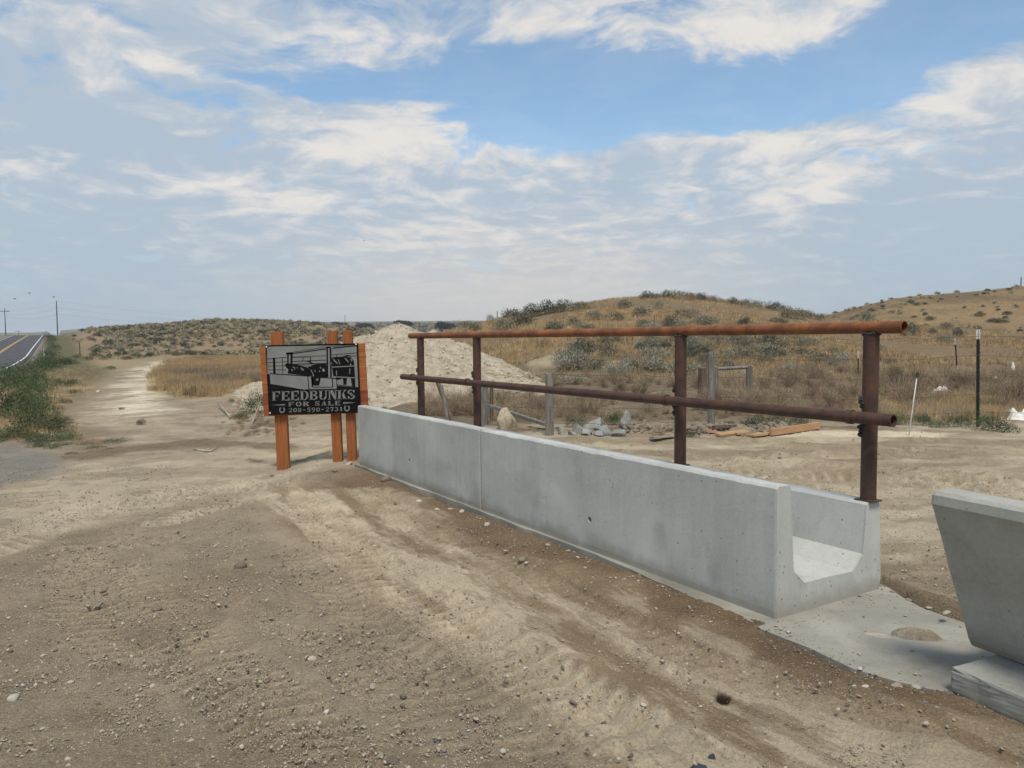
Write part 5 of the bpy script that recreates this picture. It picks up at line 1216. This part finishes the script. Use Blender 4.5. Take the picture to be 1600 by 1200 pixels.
for i, (px, py, w, h) in enumerate(WD):
    p = hit(px, py); where = 'at the grey gravel edge' if py > 668 else 'in the thick of the roadside weeds' if py > 625 else 'where the weeds meet the road edge' if py > 575 else 'on the shoulder climbing the rise'
    size = 'widest' if w > 64 else 'broad' if w > 48 else 'middling' if w > 30 else 'narrow' if w > 21 else 'slender'; tall = 'tall' if h > w*.85 else 'rounded' if h > w*.6 else 'low'; sd_ = 'cut by the photo edge' if px < 12 else 'nearest the road' if px < 45 else 'halfway to the track' if px < 75 else 'nearest the dirt track'
    lb = f'{size} {tall} green weed {where}, {sd_}'
    plant('weed_bush', random.choice(WEED), p, w*p.y/FPX*1.35, h*p.y/FPX*1.15, lb, 'weed', 'green roadside weeds')
for (px, py, w, h, lb) in [(100, 695, 40, 9, 'low grey green weed mat at the corner of the gravel'), (135, 694, 34, 8, 'low spreading weed between gravel and track'), (178, 690, 52, 10, 'flat dark weed patch out on the dirt track'), (112, 710, 34, 8, 'lowest weed tuft at the near edge of the gravel'), (150, 700, 40, 8, 'thin weed patch on the track edge'), (170, 703, 30, 7, 'pale weed patch nearest the open dirt'),
                           (85, 700, 36, 12, 'ragged weed at the gravel edge'), (220, 664, 14, 10, 'small lone weed in the middle of the track'), (190, 640, 12, 7, 'tiny weed in the middle of the track, farther away'), (60, 698, 40, 14, 'leafy weed leaning over the gravel'),
                           (400, 645, 44, 26, 'grey green bush beside the left edge of the sign'), (375, 655, 26, 12, 'low weed in front of the grey bush by the sign'), (362, 628, 12, 9, 'small weed on the soil berm left of the sign'), (300, 618, 26, 12, 'pale shrub at the lower edge of the golden field'),
                           (172, 578, 24, 9, 'small round weed beside the track bend'), (902, 668, 40, 26, 'bright green weeds behind the concrete rubble'), (960, 664, 30, 20, 'green weeds beyond the right of the rubble'), (1078, 682, 40, 16, 'grey green weed beside the middle rail post'), (1140, 668, 24, 18, 'dark leafy weed beside the tall fence post'),
                           (1180, 672, 40, 22, 'green weed behind the short boards'), (1215, 668, 44, 26, 'broad green weed behind the orange board'), (1250, 666, 40, 24, 'green weed at the end of the orange board'), (1440, 665, 40, 26, 'weed just right of the white stake'), (1405, 664, 30, 20, 'weed just left of the white stake'), (1500, 668, 44, 28, 'weed left of the steel post foot'),
                           (1535, 672, 36, 22, 'weed at the foot of the steel post'), (1470, 668, 40, 18, 'low weed midway between stake and steel post'), (1565, 675, 44, 20, 'weed in front of the bulky white bag'), (1550, 640, 22, 26, 'tall pale thistle right of the steel post')]:
    p = hit(px, py); plant('weed', random.choice(WEED_G if random.random() < .5 or px < 200 else WEED), p, 1.35*w*p.y/FPX, 1.7*h*p.y/FPX, lb, 'weed', None)
for (px, py, w, h, lb) in [(1032, 680, 64, 46, 'large pale tumbleweed against the middle rail post'), (960, 655, 60, 40, 'straw coloured tumbleweed with loose stalks above the rubble'), (1190, 625, 50, 30, 'round brown tumbleweed beside the brace frame'), (1300, 640, 60, 40, 'grey tumbleweed left of the last rail post'), (1470, 600, 74, 40, 'big dark brush ball on the slope past the stake'), (1560, 590, 60, 32, 'dark brush ball near the white scraps'), (1385, 625, 56, 44, 'spiky dead bush right of the last rail post')]:
    p = hit(px, py); me = TUMB[3] if 'pale' in lb or 'straw' in lb else random.choice(TUMB[:3]); o = plant('tumbleweed', me, p, w*p.y/FPX, h*p.y/FPX*.9, lb, 'tumbleweed', None)
for (px, py, w) in [(700, 585, 12), (668, 592, 9), (655, 575, 8), (640, 600, 9), (612, 530, 9), (580, 556, 7), (618, 540, 8), (665, 535, 7), (690, 560, 7), (590, 590, 9), (600, 640, 18), (640, 642, 16), (575, 625, 14), (680, 645, 14)]:
    o = rock('pile_weed', 'clod', px, py, w, 'small dark weed growing on the pale soil heap', 'weed', 'small weeds on the soil heap')
    # stand it on the heap's own surface
    d = ray(px, py); hit_, loc, *_ = PILE.ray_cast(Vector((0, 0, CAMH)), d.normalized())
    o.data = random.choice(WEED_G)
    if hit_: o.location = loc; r = .5*w*loc.y/FPX; o.scale = (r*1.6, r*1.6, r*1.4)
    o.rotation_euler = (0, 0, random.uniform(0, 6))

# ---------------------------------------------------------------- stones that can be told apart
ST = [(155, 946, 19, 'stone', 'ochre stone lying in the gravel at the left, widest there'), (137, 948, 12, 'stone', 'small brown stone touching the ochre stone'), (163, 925, 13, 'clod', 'flat dark stone above the ochre stone'), (20, 1093, 24, 'pale', 'cream rock at the far left near the bottom edge'), (110, 1067, 12, 'pale', 'small white square stone in the left foreground'), (67, 1140, 14, 'stone', 'grey stone low in the left corner'),
      (375, 888, 24, 'clod', 'largest dark clod of the group in the middle left gravel'), (366, 885, 12, 'stone', 'small stone beside the largest dark clod'), (411, 852, 16, 'clod', 'dark crumbly clod above the others'), (245, 953, 22, 'clod', 'long flat brown stone in the middle left gravel'), (287, 984, 11, 'stone', 'small flat stone right of the long flat one'), (206, 1027, 9, 'pale', 'tiny white chip in the left gravel'), (323, 932, 8, 'pale', 'tiny bright chip left of centre'),
      (487, 1031, 20, 'stone', 'rounded grey stone at the middle of the gravel'), (583, 1074, 18, 'stone', 'pale grey stone in the central gravel'), (631, 1090, 18, 'clod', 'dark grey flat stone right of the pale grey one'), (820, 1046, 14, 'pale', 'white stone at the edge of the pale band'), (895, 1098, 16, 'stone', 'brown grey stone right of the centre foreground'), (744, 1124, 12, 'stone', 'dark round stone low in the centre foreground'),
      (555, 1138, 12, 'pale', 'white stone beside the orange one near the bottom'), (568, 1137, 16, 'stone', 'orange brown stone beside the white one near the bottom'), (621, 1136, 12, 'pale', 'cream stone in the lower centre gravel'), (595, 1182, 18, 'stone', 'tan stone at the bottom edge'), (613, 1189, 24, 'clod', 'grey brown flat rock at the bottom edge'), (732, 1142, 8, 'pale', 'small round white pebble low in the centre'), (924, 1151, 12, 'pale', 'cream pebble in the lower right centre'), (786, 1175, 16, 'pale', 'pale flat chip near the bottom centre'), (1005, 1102, 12, 'pale', 'round cream pebble right of the brown grey stone'),
      (880, 1162, 10, 'stone', 'little grey stone near the bottom'), (810, 1085, 12, 'stone', 'small grey stone under the pale band'), (1345, 1046, 12, 'pale', 'upright white stone against the slab edge'), (1352, 1075, 16, 'pale', 'pinkish pale stone in the damp soil by the slab'), (1335, 1073, 10, 'pale', 'small pale stone in the row by the slab'), (1371, 1082, 14, 'clod', 'dull flat stone by the slab edge'), (1400, 1072, 18, 'stone', 'tan flat stone on the slab edge'),
      (1431, 1075, 18, 'pale', 'square cream stone at the slab edge'), (1441, 1083, 14, 'stone', 'rounded brown stone next to the square cream one'), (1455, 1104, 18, 'rub', 'grey chunk of broken concrete in the damp soil'), (1472, 1102, 20, 'rub', 'largest pale chunk of broken concrete in the damp soil'), (1463, 1109, 12, 'pale', 'small white chunk in front of the broken concrete'), (1543, 1090, 20, 'pale', 'cream stone against the footing block'), (1480, 1085, 16, 'clod', 'reddish brown stone by the footing block'),
      (1449, 942, 30, 'pale', 'long pale rock at the far edge of the slab'), (1451, 952, 14, 'pale', 'small pale rock in front of the long one'), (1480, 960, 22, 'stone', 'tan rock half buried beyond the slab'), (1420, 938, 12, 'stone', 'brown stone between bunk corner and long pale rock'), (1395, 925, 10, 'stone', 'small stone right at the bunk corner'),
      (605, 752, 22, 'clod', 'dark brown clod against the foot of the farther bunk'), (762, 822, 14, 'pale', 'pale stone at the foot of the nearer bunk'), (617, 786, 8, 'stone', 'small stone in the damp soil by the farther bunk'), (655, 785, 14, 'pale', 'flat pale chip by the farther bunk'), (680, 800, 18, 'pale', 'flat cream rock in the damp soil before the bunk seam'), (668, 793, 12, 'stone', 'small rock left of the flat cream rock'), (690, 808, 12, 'pale', 'little cream chip after the flat cream rock'), (704, 797, 16, 'stone', 'tan rock touching the bunk base before the seam'), (722, 800, 14, 'pale', 'pale crumb at the bunk base before the seam'),
      (790, 862, 10, 'pale', 'small pale stone in the damp strip past the seam'), (815, 875, 20, 'stone', 'cluster stone in the damp strip, mid bunk'), (822, 880, 8, 'pale', 'bright chip beside the cluster stone'), (843, 877, 9, 'pale', 'small chip beyond the cluster stone'), (878, 880, 12, 'stone', 'flat stone near the nearer bunk'), (888, 862, 12, 'stone', 'small rock at the bunk foot, mid length'), (902, 872, 9, 'pale', 'tiny pale rock at the bunk foot'), (856, 853, 12, 'pale', 'chip lying close to the nearer bunk foot'),
      (1218, 716, 10, 'clod', 'dark clod alone on the yard behind the railing'), (1220, 983, 10, 'pale', 'white stone beside the slab corner under the bunk end'), (1232, 988, 8, 'pale', 'smaller white stone beside the slab corner'), (545, 726, 16, 'stone', 'stone at the foot of the right sign post'), (524, 736, 12, 'clod', 'small dark stone before the middle sign post'), (425, 743, 8, 'clod', 'dark pebble left of the left sign post'),
      (1040, 722, 9, 'clod', 'clod by the middle rail post in the yard'), (154, 613, 8, 'pale', 'white stone far up the dirt track'), (357, 649, 10, 'pale', 'white rock in the brush heap')]
for q in ST: 
    on = 0. if q[0] in (1400, 1431, 1420, 1395, 1451, 1449) else None
    rock('stone', q[3], q[0], q[1], q[2], q[4], 'stone', None, z=on, flat=.8)
for i in range(60):
    px, py = random.uniform(-40, 1250), random.uniform(830, 1195)
    p = G(px, py, -.1); s1_, t1_ = st(np.array([p.x]), np.array([p.y]))
    if t1_[0] > -.15: continue
    kd = random.choice(['stone', 'stone', 'pale', 'clod', 'clod']); lb = {'stone': 'small brown grey stone among the foreground gravel', 'pale': 'small pale chip among the foreground gravel', 'clod': 'small dark clod among the foreground gravel'}[kd]
    rock('stone', kd, px, py, random.uniform(4, 8), lb, 'stone', lb+'s', flat=.8)
# dark tuft lying in the track
p = hit(1130, 1090); o = link('dead_tuft', blades(420, .022, .006, .018, .0018, 2.2, 5, simple('dark_dry_grass', (.05, .032, .025), (.09, .06, .04), 9, .9, 0), 'dead_tuft'), None, p); tag(o, 'small dark matted tuft lying on the pale wheel track', 'plant')

# ---------------------------------------------------------------- utility poles, lines, markers
def pole(px, ptop, pbase, y, arm, label, r=.16):
    b = D(px, pbase, y); t = D(px, ptop, y); root = empty('utility_pole', b); tag(root, label, 'utility pole', 'utility poles on the skyline')
    h = t.z-b.z; link('pole_shaft', bm_mesh('pole_shaft', tubebm((0, 0, -2), (0, 0, h), r, r*.65, 10), M_pole, True, 40), root)
    if arm:
        bm = boxbm(arm, .12, .14, (0, 0, h-1.0)); c = link('crossarm', bm_mesh('crossarm', bm, M_pole), root)
        for k in (-.46, -.22, .22, .46): link('insulator', bm_mesh('insulator', tubebm((arm*k, 0, h-.93), (arm*k, 0, h-.62), .07, .05, 8), M_pole), c)
    else:
        for dz in (1.9, 3.6): link('insulator', bm_mesh('insulator', tubebm((0, 0, h-dz), (-.35, 0, h-dz+.1), .06, .05, 8), M_pole), root)
    return root, t
_, tA = pole(9, 482, 524, 250, 11*.0 or 3.2, 'pole with a crossarm at the left edge beyond the road')
_, tB = pole(90, 470, 519, 205, 0, 'tall plain pole standing right of the road crest')
_, tC = pole(29, 516, 530, 640, 6.0, 'tiny distant pole with crossarm seen over the road crest', .25)
_, tD = pole(539.5, 492, 515, 420, 0, 'slender far pole above the right sign posts', .16)
_, tE = pole(1595, 433, 452, 150, 0, 'pole at the top of the far bare hill', .13)
_, tF = pole(777, 486, 500, 95, 0, 'thin short pole behind the left shoulder of the near hill', .07)
def cable(a, b, sag, label, r=.012):
    pts = [Vector(a).lerp(Vector(b), k/24)-Vector((0, 0, sag*4*(k/24)*(1-k/24))) for k in range(25)]
    o = link('power_line', bm_mesh('power_line', polyline_tube(pts, r, 4), M_cable)); tag(o, label, 'power line', 'power lines between the poles')
far = D(700, 505, 430)
for k, dz in enumerate((0, -1.9, -3.6)):
    cable(tA+Vector((0, 0, -.6+dz*.6)), tB+Vector((0, 0, dz)), .8, ('topmost', 'middle', 'lowest')[k]+' power line between the left edge pole and the tall plain pole')
    cable(tB+Vector((0, 0, dz)), D(539, 494+k*3, 420), 3.5, ('topmost', 'middle', 'lowest')[k]+' power line running from the tall pole over the left hill')
for k in range(0): cable(D(1180, 470+k*4, 300), D(1420, 452+k*4, 300), 1.0, ('upper', 'lower')[k]+' faint power line in the dip between the two right hills', .03)
def marker(px, ptop, pbase, label, mat, r, name='marker_post', cat='marker'):
    b = hit(px, pbase); t = D(px, ptop, b.y); bm = boxbm(r*2, r*.8, t.z-b.z+.2, (0, 0, (t.z-b.z)/2-.1), .01); o = link(name, bm_mesh(name, bm, mat), None, b); tag(o, label, cat)
marker(69, 545, 560, 'white roadside delineator standing in the green verge', M_white, .07, 'road_marker')
marker(125, 535, 556, 'dark thin fence stake at the foot of the left hill', M_pole, .06, 'fence_stake', 'stake')
marker(172, 549, 560, 'short dark stake in the green bushes under the left hill', M_pole, .05, 'fence_stake', 'stake')

# distant trees
def tree(px, py, y, w, h, label):
    b = D(px, py, y); root = empty('tree', (b.x, b.y, Tz(b.x, b.y) if False else b.z)); tag(root, label, 'tree', None)
    link('trunk', bm_mesh('trunk', tubebm((0, 0, -3), (0, 0, h*.55), w*.05, w*.03, 8), M_pole), root)
    rn = random.randrange(999); me = leafball(900, w/2, h*.95, w*.09, rn, M_tree, 'crown', up=.2, lumps=11, asp=.8, stems=6); link('crown', me, root)
for q in [(625, 510, 520, 12, 5.5, 'dark tree peeking over the peak of the soil heap'), (640, 509, 560, 9, 4, 'smaller dark tree right of the soil heap peak'), (690, 513, 500, 12, 5.5, 'broad dark tree on the valley skyline between heap and hill'), (702, 513, 520, 9, 5, 'round tree joined to the broad dark one'), (529, 513, 600, 14, 6, 'dark tree on the valley skyline between the sign posts'), (570, 513, 640, 16, 5, 'low dark tree beyond the left slope of the heap')]: tree(*q)

# birds
def bird(px, py, y, label):
    p = D(px, py, y); bm = bmesh.new(); s = .2
    for sx in (-1, 1):
        v = [bm.verts.new(c) for c in ((0, .12*s*2, 0), (sx*s*1.1, 0, .22*s*2), (sx*s*2.2, -.1, .05), (sx*s*1.0, -.16*s*2, .16*s*2), (0, -.12*s*2, 0))]; bm.faces.new(v)
    root = link('bird', bm_mesh('bird', bm, M_pole), None, p, (0, 0, random.uniform(0, 3))); b2 = bmesh.new(); bmesh.ops.create_icosphere(b2, subdivisions=2, radius=.11); bmesh.ops.scale(b2, vec=(.8, 2.6, .8), verts=b2.verts)
    link('body', bm_mesh('body', b2, M_pole), root); tag(root, label, 'bird')
bird(46, 458, 130, 'bird in flight, highest of those near the left poles'); bird(84, 464, 120, 'bird in flight just above the tall plain pole'); bird(23, 467, 150, 'faint bird in flight beside the crossarm pole'); bird(569, 376, 130, 'lone bird high over the sign')
print('objects', len(bpy.data.objects))

# ---------------------------------------------------------------- haze
def haze():
    bm = boxbm(9000, 9000, 72, (0, 1500, 31)); m = bpy.data.materials.new('haze'); m.use_nodes = True; nt = m.node_tree; nt.nodes.clear()
    out = nt.nodes.new('ShaderNodeOutputMaterial'); v = nt.nodes.new('ShaderNodeVolumePrincipled'); v.inputs['Density'].default_value = .00022; v.inputs['Color'].default_value = (.85, .9, 1, 1)
    nt.links.new(v.outputs[0], out.inputs['Volume']); o = link('haze', bm_mesh('haze', bm, m)); tag(o, 'thin dusty summer haze over the valley', 'haze', kind='stuff')
haze()
